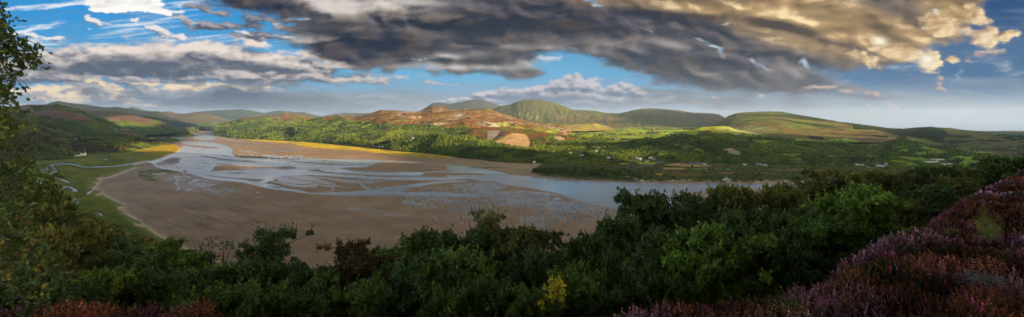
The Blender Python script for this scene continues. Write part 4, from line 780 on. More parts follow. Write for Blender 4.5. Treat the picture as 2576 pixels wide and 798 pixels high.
# wooded islet
hill('wooded_islet', 'low dark wooded islet beside the beach', [(1338,428,1640),(1350,422,1650),(1370,420,1660),(1410,418,1670),(1450,417.5,1680),(1500,419,1690),(1540,421,1700),(1575,425,1700),(1610,431,1650),(1640,440,1560)],
     flatfoot([(1338,433),(1380,438.5),(1430,443.5),(1500,447),(1560,450),(1610,453),(1640,455)]), c_wood, HM, nt=30, relief=2, seed=32, back=90)
# ---------- buildings ----------
WHITE = material('white_render', (.78, .76, .70), .8, .2, noise=(.5, .9, 1.05)); STONE = material('grey_stone', (.36, .32, .27), .9, .1, noise=(.8, .75, 1.2)); CREAM = material('cream_render', (.62, .55, .42), .8, .2)
SLATE = material('slate_roof', (.10, .105, .125), .6, .4, noise=(.9, .8, 1.2)); PANE = material('dark_pane', (.03, .035, .045), .15, .6); DOORM = material('painted_door', (.08, .10, .14), .5, .3); BRICKC = material('brick_chimney', (.25, .13, .09), .9, .1)
CARAV = material('cream_caravan', (.80, .80, .74), .5, .3); TYRE = material('rubber', (.02, .02, .02), .9, .1)
bpy.context.view_layer.update(); DG = bpy.context.evaluated_depsgraph_get()
HOUSES = []
def ground_at(X, Y):
    d = Vector(((X-1288)/F, 1, -(Y-VH)/F)).normalized()
    hit, p, n, i, o, m = scene.ray_cast(DG, Vector((0, 0, H)), d, distance=20000)
    return p if hit else at(X, Y, z=2.5)
def house_parts(t, w, d, h, mat, storeys=2, bays=3, roofh=None, hip=False, windows=True, chim=2):
    roofh = roofh or d*.42
    B().box(-w/2, w/2, -d/2, d/2, -3, h).build('wall', mat, t)
    rb = B(); (rb.hip if hip else rb.gable)(-w/2-.4, w/2+.4, -d/2-.5, d/2+.5, h+.02, h+roofh); rf = rb.build('roof', SLATE, t)
    for k in range(chim):
        x = (-w/2+1.1) if k == 0 else (w/2-1.1); B().box(x-.55, x+.55, -.5, .5, h+roofh*.45, h+roofh+1.3).build('chimney', BRICKC, rf)
    if windows:
        for s in range(storeys):
            for b in range(bays):
                if s == 0 and b == bays//2: continue
                x = -w/2+(b+.5)*w/bays; z = .9+s*2.8; B().box(x-.55, x+.55, -d/2-.06, -d/2+.05, z, z+1.4).build('window', PANE, t)
        B().box(-.5, .5, -d/2-.07, -d/2+.05, 0, 2.1).build('door', DOORM, t)
def place(t, p, face=True, turn=0):
    t.location = p; t.rotation_euler.z = -math.atan2(p[0], p[1])*(1 if face else 0)+turn; HOUSES.append((p[0], p[1]))
def root(name, label, cat, group=None):
    o = bpy.data.objects.new(name, None); COL.objects.link(o); o.empty_display_size = 1; return tag(o, label, cat, group)
def copy_tree(o, parent=None):
    c = o.copy(); COL.objects.link(c); c.parent = parent
    for ch in [q for q in o.children if q.users_collection]: copy_tree(ch, c)
    return c
# white lantern house on the far shore
t = root('white_house', 'square white house with a hipped roof and rooftop lantern above the far shore', 'house')
house_parts(t, 14, 11, 6.5, WHITE, 2, 5, roofh=2.4, hip=True, chim=0)
B().box(-2.6, 2.6, -2.2, 2.2, 7.6, 10.2).build('lantern', WHITE, t); B().hip(-3, 3, -2.6, 2.6, 10.22, 11.4).build('lantern_roof', SLATE, t)
B().box(7.02, 11, -4, 4, -2, 3.2).build('side_wing', WHITE, t); B().box(-11, -7.02, -4, 3, -2, 2.9).build('side_wing', WHITE, t)
place(t, ground_at(1827, 455))
t = root('boathouse', 'low white building at the water edge below the lantern house', 'building')
house_parts(t, 14, 7, 3.0, WHITE, 1, 5, roofh=1.2, chim=0); place(t, ground_at(1831, 458.6))
t = root('cottage', 'small pale-roofed cottage just right of the lantern house', 'cottage'); house_parts(t, 9, 6, 2.6, STONE, 1, 3, chim=1); place(t, ground_at(1841, 453.5))
# castle-like mansion on the left shore
t = root('mansion', 'white turreted mansion among trees above the left marsh', 'mansion')
house_parts(t, 16, 11, 9, WHITE, 3, 4, roofh=3, chim=2)
for x in (-8.6, 8.6): B().box(x-2.4, x+2.4, -6.6, -1.8, -3, 12).build('tower', WHITE, t); B().hip(x-2.7, x+2.7, -6.9, -1.5, 12.02, 14.5, .49).build('tower_roof', SLATE, t)
pm = ground_at(209, 391.5); place(t, pm)
t = root('annexe', 'long low white annexe beside the turreted mansion', 'building'); house_parts(t, 22, 8, 4.5, WHITE, 1, 6, chim=1); place(t, ground_at(196, 393))
# terrace of white houses by the right shore
proto = root('terrace_house', 'white terraced house in the row by the right shore', 'house', 'white terraced houses beside the right shore')
house_parts(proto, 6.6, 9, 6.5, WHITE, 2, 3, roofh=3.6, chim=1)
B().gable(-1.4, 1.4, -4.9, -1, 6.4, 8.4).build('gable_dormer', WHITE, proto)
for k in range(9):
    o = proto if k == 0 else copy_tree(proto)
    p = ground_at(2034+k*5.6, 459.2-.12*k); place(o, (p[0], p[1]+5, 2.5+.0*k))
# grey village terraces at the foot of the wood
proto = root('village_house', 'grey stone terraced house at the foot of the wooded bluff', 'house', 'stone terraced houses below the wooded bluff')
house_parts(proto, 7, 8, 5.6, STONE, 2, 3, roofh=3.2, chim=1)
vx = [1735+k*5.0 for k in range(7)]+[1652+k*5.2 for k in range(4)]+[1714, 1719.5]
for k, X in enumerate(vx):
    o = proto if k == 0 else copy_tree(proto)
    p = ground_at(X, 414.5 if X > 1700 else 410.5); place(o, p)
vill = [(1717,413.5,12,'cream house at the left end of the long grey terrace',CREAM),(1772,414.8,10,'pale detached house at the right end of the long grey terrace',WHITE),(1706,413.2,8,'white cottage left of the cream house by the terrace',WHITE),(1874,416,11,'lone white house beside the bright green hillside field',WHITE),
        (1906,415,12,'cream house left of three at the foot of the right-hand wood',CREAM),(1915,416,14,'long cream house in the middle of three at the foot of the right-hand wood',CREAM),(1926,417.5,10,'white house right of three at the foot of the right-hand wood',WHITE),
        (1627,408,12,'cream house above the yellow-green field',CREAM),(1664,410,10,'pinkish cream house right of the yellow-green field',CREAM),(1603,399.5,11,'white house among the trees, left of the village',WHITE),(1611,401,9,'small white house lower right of the white house among trees',WHITE),(1636,399,12,'pale house among trees high above the yellow-green field',CREAM),(1645,402,12,'stone house among trees above the yellow-green field',STONE),
        (1530,398.5,11,'cream house left of the village wood clearing',CREAM),(1463,392.5,18,'long cream house alone in the central wood',CREAM),(1500,381.5,11,'white villa high in the central wood',WHITE),(1434,386,9,'small cream cottage high in the wood left of the long cream house',CREAM),
        (1344,409,9,'white cottage in the small green field behind the beach',WHITE),(955,369.5,10,'white farmhouse behind the golden marsh strip',WHITE),(963,370,9,'white barn right of the farmhouse behind the golden marsh',WHITE),(942,369,8,'cream shed left of the farmhouse behind the golden marsh',CREAM),(1041,349,14,'cream house in the woods above the golden marsh',CREAM),
        (191,349.5,8,'white speck of a cottage in the wood below the heather hill',WHITE),(373,343,22,'long white farm shed on the bright valley field',WHITE),(2156,416,10,'white house left of two below the right wood',WHITE),(2168,416.5,12,'cream house right of two below the right wood',CREAM),(2215,419,26,'long white building beside the yellow strip field',WHITE),(2126,350,9,'white farmhouse on the open green hillside at the right',WHITE),
        (1616,455.5,8,'white caravan-like cottage on the rocky point',WHITE),(1601,452.5,7,'small pale hut at the beach end of the islet',WHITE),(1975,458,9,'small white boat shed on the pale beach at the right',WHITE),(1955,456.5,8,'stone hut on the pale beach at the right',STONE),(2229,415,9,'white bungalow at the end of the yellow strip field',WHITE),(1672,345,14,'pale farmhouse on the bright upland pasture',CREAM),(1552,350,14,'stone farm among the bright upland fields',STONE)]
for X, Y, wd, lab, mt in vill:
    t = root('house' if 'house' in lab or 'villa' in lab or 'bungalow' in lab or 'farm' in lab else 'cottage', lab, 'house' if 'cottage' not in lab else 'cottage')
    house_parts(t, wd, min(8, wd*.7), 5.5 if wd > 8 else 3.4, mt, 2 if wd > 8 else 1, 3, chim=1, windows=(Y > 380)); place(t, ground_at(X, Y), turn=random.Random(int(X)).uniform(-.4, .4))
proto = root('caravan', 'cream static caravan parked on the green slope at the right', 'caravan', 'static caravans on the green slope')
B().box(-5, 5, -1.6, 1.6, .5, 3).add([(-5,-1.6,3),(5,-1.6,3),(5,1.6,3),(-5,1.6,3),(-5,0,3.5),(5,0,3.5)], [(0,1,5,4),(2,3,4,5),(1,2,5),(3,0,4)]).build('body', CARAV, proto)
for x in (-3, -1, 1, 3): B().box(x-.5, x+.5, -1.66, -1.6, 1.3, 2.2).build('window', PANE, proto)
for x in (-2.5, 2.5): B().tube([(x, -1.3, .35), (x, -1.0, .35)], .35, 10).build('wheel', TYRE, proto)
cv = [(2331+4.6*k, 408.5-.25*k+(k % 2)*1.4) for k in range(7)]+[(2346+5*k, 402.5+.3*(k % 3)) for k in range(6)]+[(2372+5*k, 415.2-.5*k) for k in range(5)]
for k, (X, Y) in enumerate(cv):
    o = proto if k == 0 else copy_tree(proto); place(o, ground_at(X, Y), turn=.5*math.sin(k*2.3))
# ---------- far woodland: thousands of crowns as one mass ----------
def icos(sub=1):
    t = (1+5**.5)/2
    v = [(-1,t,0),(1,t,0),(-1,-t,0),(1,-t,0),(0,-1,t),(0,1,t),(0,-1,-t),(0,1,-t),(t,0,-1),(t,0,1),(-t,0,-1),(-t,0,1)]
    f = [(0,11,5),(0,5,1),(0,1,7),(0,7,10),(0,10,11),(1,5,9),(5,11,4),(11,10,2),(10,7,6),(7,1,8),(3,9,4),(3,4,2),(3,2,6),(3,6,8),(3,8,9),(4,9,5),(2,4,11),(6,2,10),(8,6,7),(9,8,1)]
    v = [np.array(q)/np.linalg.norm(q) for q in v]
    for _ in range(sub):
        c = {}; nf = []
        def mid(a, b):
            k = (min(a,b), max(a,b))
            if k not in c: m = v[a]+v[b]; v.append(m/np.linalg.norm(m)); c[k] = len(v)-1
            return c[k]
        for a, b, d in f:
            x, y, z = mid(a,b), mid(b,d), mid(d,a); nf += [(a,x,z),(b,y,x),(d,z,y),(x,y,z)]
        f = nf
    return np.array(v), np.array(f)
def crown_protos(sub, n, seed):
    v, f = icos(sub); out = []
    r = np.random.default_rng(seed)
    for k in range(n):
        d = np.ones(len(v))
        for _ in range(9):
            c = r.normal(size=3); c /= np.linalg.norm(c); d += .42*np.exp(-((1-v@c)/.13))*r.uniform(-.5, 1)
        q = v*d[:, None]*np.array([.68, .68, .46])+np.array([0, 0, .42]); q[:, 2] = np.maximum(q[:, 2], -.02); out.append(q)
    return out, f
def conifer_protos(n, seed):
    r = np.random.default_rng(seed); out = []; f = []
    m = 7
    for k in range(n):
        v = []
        for lv, (z, rad) in enumerate([(0,.10),(.12,.27),(.38,.13),(.42,.21),(.68,.08),(.70,.13)]):
            for i in range(m): a = 2*math.pi*i/m+lv; q = rad*r.uniform(.75, 1.25); v.append((q*math.cos(a), q*math.sin(a), z))
        v.append((0, 0, 1.12)); out.append(np.array(v))
    for lv in range(5):
        for i in range(m): a, b = lv*m+i, lv*m+(i+1) % m; f += [(a, b, b+m), (a, b+m, a+m)]
    for i in range(m): f.append((5*m+i, 5*m+(i+1) % m, 6*m))
    return out, np.array(f)
LEAFM = material('woodland_leaves', rough=.9, spec=.08, noise=(.35, .75, 1.25), bump=(.5, .9, 1.2))
def tree_tone(tone, kind, r):
    n = len(tone); t = sstep(-.7, .9, tone)[:, None]
    c = np.array([.046,.074,.013])*(1-t)+np.array([.125,.150,.020])*t
    au = r.random(n) < .025; c[au] = np.array([.16,.105,.018])
    cf = kind > .5; c[cf] = np.array([.018,.034,.011])*(1-t[cf])+np.array([.045,.065,.014])*t[cf]
    return c*r.uniform(.82, 1.2, (n, 1))
def woodland():
    T = np.concatenate(TREES); r = np.random.default_rng(3)
    ok = np.ones(len(T), bool)                       # clearings round the houses and in front of them
    for hx, hy in HOUSES:
        L = math.hypot(hx, hy); dx = T[:, 0]-hx; dy = T[:, 1]-hy; al = -(dx*hx+dy*hy)/L; ac = (dx*hy-dy*hx)/L
        ok &= ~((al > -11) & (al < 55) & (np.abs(ac) < 13))
    T = T[ok]
    Vs, Fs, Cs = [], [], []; base = 0
    near = T[:, 1] < 3400
    for sel, pr in ((near & (T[:, 4] < .5), crown_protos(1, 7, 4)), (~near & (T[:, 4] < .5), crown_protos(1, 4, 5)), (T[:, 4] > .5, conifer_protos(5, 6))):
        Q = T[sel]
        if not len(Q): continue
        ps, f = pr; pk = r.integers(0, len(ps), len(Q)); P = np.array(ps)[pk]
        a = r.uniform(0, 6.28, len(Q)); ca, sa = np.cos(a)[:, None], np.sin(a)[:, None]
        w = Q[:, 3:4]*r.uniform(.62, .92, (len(Q), 1))
        x = (P[..., 0]*ca-P[..., 1]*sa)*w+Q[:, 0:1]; y = (P[..., 0]*sa+P[..., 1]*ca)*w+Q[:, 1:2]; z = P[..., 2]*Q[:, 3:4]+Q[:, 2:3]-.04*Q[:, 3:4]
        c = tree_tone(Q[:, 5], Q[:, 4], r)
        nv = P.shape[1]
        Vs.append(np.stack([x, y, z], -1).reshape(-1, 3)); Cs.append(np.repeat(c, nv, 0))
        Fs.append((f[None]+(np.arange(len(Q))*nv)[:, None, None]).reshape(-1, 3)+base); base += nv*len(Q)
    print('far woodland crowns', len(T))
    tag(obj('woodland', mesh('woodland', np.concatenate(Vs), np.concatenate(Fs), LEAFM, np.concatenate(Cs))), 'mixed woodland clothing the slopes on both sides of the estuary', 'woodland', kind='stuff')
woodland()
# ---------- the near hillside ----------
EDGE = np.array([(-40,7.5),(-20,6.2),(-8,5.6),(-3.3,5.5),(-2.6,3.9),(-2,3.6),(.4,3.9),(1.4,4.7),(2.6,5.2),(5.2,7.0),(9.3,10.6),(17,17.2),(28,26.5),(60,48),(200,120)])
def edge_y(x): return np.interp(x, EDGE[:, 0], EDGE[:, 1])+.2*np.sin(np.asarray(x)*1.3)
def nearG(x, y):
    x = np.asarray(x, float); y = np.asarray(y, float)
    plat = 168.3+.034*np.clip(x-2, 0, 60)-.20*sstep(-2.2, -4, x)-.05*np.hypot(x*.6, np.maximum(y, 0))+.04*fbm(x/3.1, y/3.1, 3, 301)+.0*x
    k = np.where(x > 1, .77, 1.0); s = np.maximum((y-edge_y(x))*k, 0)
    drop = .9*np.minimum(s, 6)+.46*np.clip(s-6, 0, 24)+.78*np.maximum(s-30, 0)
    drop = drop*sstep(-1, 3, s) if False else drop
    left = np.clip(-x-14, 0, 200)                     # the slope also falls away to the left
    z = plat-drop-.25*left*sstep(0, 30, left)
    return np.maximum(z, -8)+fbm(x/19, y/19, 4, 303)*np.clip(s/30, 0, 1)*2.2
def near_ground():
    g = np.linspace(-1, 1, 420); xs = 360*np.sign(g)*np.abs(g)**2.2; h = np.linspace(0, 1, 360); ys = -70+72*(h[h < .12]/.12); ys = np.concatenate([ys, 2+400*np.linspace(.003, 1, 330)**2.1])
    X, Y = np.meshgrid(xs, ys); Z = nearG(X, Y)
    bump = .15*np.clip(fbm(X/1.3, Y/1.3, 3, 305)+.2, -1, 2)*(Y < edge_y(X)+4)*(np.hypot(X, Y-0) > 2.2); Z = Z+bump
    c = mix(np.array([.055,.034,.020])*np.ones(X.shape+(3,)), np.array([.05,.055,.018]), sstep(0, 5, Y-edge_y(X)))
    m = material('heath_soil', rough=1, spec=0, noise=(3, .6, 1.4))
    tag(obj('hillside', mesh('hillside', np.stack([X, Y, Z], -1).reshape(-1, 3), gridfaces(*X.shape), m, c.reshape(-1, 3))), 'steep near hillside under the heather and trees', 'hillside', kind='structure')
near_ground()
def heath_z(x, y): return nearG(x, y)+.15*np.clip(fbm(x/1.3, y/1.3, 3, 305)+.2, -1, 2)
def heather():
    r = np.random.default_rng(12); P = []
    for d0, d1, dens in ((2.0, 7, 850), (7, 11, 600), (11, 17, 320), (17, 26, 140), (26, 48, 60)):
        n = int((d1*d1-d0*d0)*1.35*dens)
        y = np.sqrt(r.uniform(d0*d0, d1*d1, n)); x = y*r.uniform(-1.28, 1.28, n)
        k = (y < edge_y(x)+2.2*(1+.5*fbm(x/3, y/3, 2, 5))) & ((x > 1) | (y < edge_y(x)+.5)); P.append(np.stack([x[k], y[k]], 1))
    n = 26000; x = r.uniform(-9, 15, n); y = r.uniform(-3, 9, n); k = (np.abs(x) > 1.28*np.maximum(y, 0)-.0) | (y < 2.0); k &= (np.hypot(x, y) > 1.7) & (y < edge_y(x)+.5); P.append(np.stack([x[k], y[k]], 1))   # the bank beside the viewpoint
    P = np.concatenate(P); x, y = P.T; n = len(P); print('heather sprigs', n)
    z = heath_z(x, y)-.02; D = np.hypot(x, y)
    mound = fbm(x/.8, y/.8, 2, 310)
    L = (.14+.10*mound+r.uniform(-.04, .09, n))*1.0; L = np.clip(L, .08, .5); L *= 1+np.clip(D-15, 0, 30)*.012
    lean = np.stack([r.normal(0, .28, n), r.normal(0, .28, n), np.ones(n)], 1); lean /= np.linalg.norm(lean, axis=1, keepdims=True)
    # patches of flower, seed head and leaf
    a = fbm(x/1.7, y/1.7, 3, 311)*1.2-.25*(x < 0)+r.normal(0, .16, n); b = fbm(x/1.5+9, y/1.5, 3, 312)+r.normal(0, .28, n)-.45*(x < 0); g = fbm(x/1.1, y/1.1, 2, 313)+r.normal(0, .35, n)
    c = np.tile([.13, .052, .034], (n, 1))
    def put(m, q): c[m] = q
    put(b > .2, [.20, .068, .030]); put(a > -.12, [.19, .085, .10]); put(a > .14, [.29, .135, .185]); put((a > .66), [.42, .25, .35]); put(b > .45, [.24, .10, .045]); put(b > .85, [.30, .15, .07]); put(g > .62, [.07, .085, .025]); put(g < -.62, [.075, .035, .025]); put(r.random(n) < .012, [.45, .05, .22])
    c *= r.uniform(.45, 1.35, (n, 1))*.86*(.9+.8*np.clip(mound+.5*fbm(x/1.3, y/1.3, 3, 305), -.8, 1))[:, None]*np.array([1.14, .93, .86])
    nf = 7; wd = np.clip(.0072*D/5, .0085, .045)         # florets up the spike
    Vs, Cs = [], []
    for k in range(nf):
        f = (k+.6)/nf; q = np.stack([x, y, z], 1)+lean*(L*(.25+.75*f))[:, None]
        az = r.uniform(0, 6.28, n); s = (wd*(1.35-.75*f)*r.uniform(.8, 1.5, n))[:, None]
        u = np.stack([np.cos(az), np.sin(az), r.uniform(-.2, .6, n)], 1)*s; v = lean*s*1.3+np.stack([-np.sin(az), np.cos(az), 0*az], 1)*s*.5
        q = q+u*.8
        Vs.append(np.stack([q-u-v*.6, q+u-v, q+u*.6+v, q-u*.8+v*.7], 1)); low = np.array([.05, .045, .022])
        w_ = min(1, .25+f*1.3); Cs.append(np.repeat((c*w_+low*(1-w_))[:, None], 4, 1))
    V = np.concatenate(Vs).reshape(-1, 3); Cc = np.concatenate(Cs).reshape(-1, 3)
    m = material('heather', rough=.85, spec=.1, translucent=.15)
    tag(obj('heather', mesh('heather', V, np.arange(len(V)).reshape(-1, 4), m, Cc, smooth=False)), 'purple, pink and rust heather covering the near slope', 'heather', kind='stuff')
heather()
# ---------- near trees ----------
BARK = material('bark', (.075, .058, .045), .95, .1, noise=(9, .6, 1.4))
def leafmat(name, tint, tr=.22):
    m = material(name, rough=.45, spec=.35, translucent=tr, varied=.18); t = m.node_tree
    a = [q for q in t.nodes if q.type == 'ATTRIBUTE'][0]; mx = t.nodes.new('ShaderNodeVectorMath'); mx.operation = 'MULTIPLY'; mx.inputs[1].default_value = tint
    tg = [l.to_socket for l in a.outputs['Color'].links]
    t.links.new(a.outputs['Color'], mx.inputs[0])
    for s in tg: t.links.new(mx.outputs[0], s)
    return m
LM = {'dark': leafmat('leaf_dark', (.078, .115, .024)), 'green': leafmat('leaf_green', (.125, .195, .028)), 'bright': leafmat('leaf_bright', (.17, .25, .030)), 'olive': leafmat('leaf_olive', (.175, .160, .028)),
      'rust': leafmat('leaf_rust', (.105, .060, .022)), 'yellow': leafmat('leaf_yellow', (.55, .45, .03)), 'light': leafmat('leaf_light', (.14, .22, .055)), 'birch': leafmat('leaf_birch', (.068, .115, .026))}
def leaf_cards(r, pos, out, size, up=.45):
    """pointed folded leaves at pos, facing roughly outwards"""
    n = len(pos); nrm = out+r.normal(0, .5, (n, 3))+np.array([0, 0, up]); nrm /= np.linalg.norm(nrm, axis=1, keepdims=True)
    t = np.cross(nrm, r.normal(size=(n, 3))); t /= np.linalg.norm(t, axis=1, keepdims=True)+1e-9; b = np.cross(nrm, t)
    L = size*r.uniform(.7, 1.35, (n, 1)); W = L*.36
    return np.stack([pos-t*L*.5, pos+b*W+nrm*W*.25+t*L*.05, pos+t*L*.5-nrm*L*.12, pos-b*W+nrm*W*.25+t*L*.05], 1)
def crown(r, kind, height=5.0, width=4.5):
    """leaves and limbs of one crown; returns leaf verts (n,4,3), tones, limb builder"""
    P = {'oak': (190, 147, .165, .48, .10), 'dense': (230, 126, .155, .48, .02), 'airy': (120, 120, .10, .38, .30), 'sapling': (34, 60, .10, .24, .35), 'spray': (110, 133, .18, .42, .08), 'mid': (80, 30, .46, .66, .05), 'tip': (60, 80, .22, .45, .5)}[kind]
    npuff, nl, size, pr, base = P
    lb = B(); trunk_top = height*.45
    lean = r.normal(0, .12, 2)
    lb.tube([(0, 0, -1.5), (lean[0]*.3, lean[1]*.3, height*.2), (lean[0], lean[1], trunk_top)], [.15, .12, .08], 7)
    centers = []
    lobes = [np.array([r.normal(0, .16)*width, r.normal(0, .16)*width, height*r.uniform(.74, .93)]) for _ in range(6)]+[np.array([math.cos(a)*width*.27, math.sin(a)*width*.27, height*r.uniform(.38, .72)]) for a in r.uniform(0, 6.28, 8)]
    if kind in ('dense', 'mid'): lobes += [np.array([math.cos(a)*width*.36, math.sin(a)*width*.36, height*r.uniform(.12, .4)]) for a in r.uniform(0, 6.28, 6)]
    if kind in ('oak', 'spray'): lobes += [np.array([math.cos(a)*width*.3, math.sin(a)*width*.3, height*r.uniform(.2, .45)]) for a in r.uniform(0, 6.28, 4)]
    if kind == 'tip': lobes = [np.array([r.normal(0, .14)*width, r.normal(0, .14)*width, height*z]) for z in (.5, .6, .68, .76, .84, .9)]
    lobes[0] = np.array([0, 0, height*.94-pr])
    for c in lobes:
        mid = np.array([lean[0], lean[1], trunk_top])*.5+c*.5+r.normal(0, .12, 3); lb.tube([(lean[0]*.7, lean[1]*.7, trunk_top*r.uniform(.5, .95)), mid, c], [.07, .045, .018], 5)
    for k in range(npuff):
        c = lobes[k % len(lobes)]; q = c+r.normal(0, 1, 3)*np.array([.145*width, .145*width, .09*height]); q[2] = min(q[2], height-pr*.7); centers.append(q)
        if kind != 'mid' or k % 2 == 0: lb.tube([c, (c+q)/2+r.normal(0, .05, 3), q], [.022, .014, .006], 4)
    Vs, Ts = [], []
    if kind != 'mid':                                  # leading shoots breaking the outline
        tops = sorted(centers, key=lambda c_: -c_[2]-.5*math.hypot(c_[0], c_[1]))[:34]
        for q in tops:
            d0 = np.array([q[0]*.35+r.normal(0, .25), q[1]*.35+r.normal(0, .25), 1.0]); d0 /= np.linalg.norm(d0); Ls = r.uniform(.35, .85); e = q+d0*(pr*.6+Ls*.5); e[2] = min(e[2], height+.12)
            lb.tube([q, (q+e)/2+r.normal(0, .03, 3), e], [.014, .010, .004], 4); nn = int(r.uniform(8, 22)); u = r.uniform(.3, 1.05, (nn, 1))
            Vs.append(leaf_cards(r, q+(e-q)*u+r.normal(0, .05, (nn, 3)), r.normal(0, .7, (nn, 3)), size*.9)); Ts.append(r.uniform(.9, 1.7, nn))
    for q in centers:
        s = r.uniform(.6, 1.25); d = r.normal(size=(nl, 3)); d /= np.linalg.norm(d, axis=1, keepdims=True); d[:, 2] = np.abs(d[:, 2])*.9-.25
        p = q+d*pr*s*r.uniform(.35, 1.05, (nl, 1))*np.array([1, 1, .75])
        # gather the leaves in rosettes
        if kind in ('oak', 'dense', 'spray'):
            g = nl//7; cc = p[:g]; p = np.repeat(cc, 7, 0)[:nl]+r.normal(0, size*.42, (min(nl, g*7), 3))[:nl]; d = np.repeat(d[:g], 7, 0)[:nl]
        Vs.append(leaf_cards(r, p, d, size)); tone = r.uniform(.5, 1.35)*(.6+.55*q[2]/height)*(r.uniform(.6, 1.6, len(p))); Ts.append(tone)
    return np.concatenate(Vs), np.concatenate(Ts), lb
BOLE = bpy.data.meshes.new('bole'); _b = B().tube([(0, 0, -.3), (.02, .01, .4), (0, 0, 1.02)], [.21, .18, .15], 8); BOLE.from_pydata(_b.v, [], _b.f); BOLE.materials.append(BARK)
PROTO = {}
def get_proto(kind, k):
    if (kind, k) in PROTO: return PROTO[kind, k]
    r = np.random.default_rng(hash((len(kind)*31+ord(kind[0])*7, k)) % 99991)
    V, T, lb = crown(r, kind); q = r.random(len(T))
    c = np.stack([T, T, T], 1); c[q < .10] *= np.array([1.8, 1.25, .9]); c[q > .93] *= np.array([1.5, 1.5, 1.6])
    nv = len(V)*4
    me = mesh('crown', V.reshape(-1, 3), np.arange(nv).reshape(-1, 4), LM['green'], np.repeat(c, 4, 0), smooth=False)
    tb = bpy.data.meshes.new('trunk'); tb.from_pydata(lb.v, [], lb.f); tb.materials.append(BARK); tb.update()
    PROTO[kind, k] = (me, tb); return me, tb
def put_tree(name, kind, k, x, y, z, h, wd, tint, label, cat='tree', group=None, rot=0):
    me, tb = get_proto(kind, k)
    t = root(name, label, cat, group); t.location = (x, y, z); t.rotation_euler.z = rot
    s = wd/4.5; sz = min(h/5.0, s*(1.9 if kind in ('airy', 'sapling') else 1.35))          # a crown keeps its shape; what is left of the height is trunk
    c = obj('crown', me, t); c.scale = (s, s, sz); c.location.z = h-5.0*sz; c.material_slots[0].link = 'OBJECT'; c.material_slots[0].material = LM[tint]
    k = obj('trunk', tb, t); k.scale = (s, s, sz); k.location.z = h-5.0*sz
    if c.location.z > .4: bo = obj('bole', BOLE, t); bo.scale = (s, s, c.location.z)
    return t
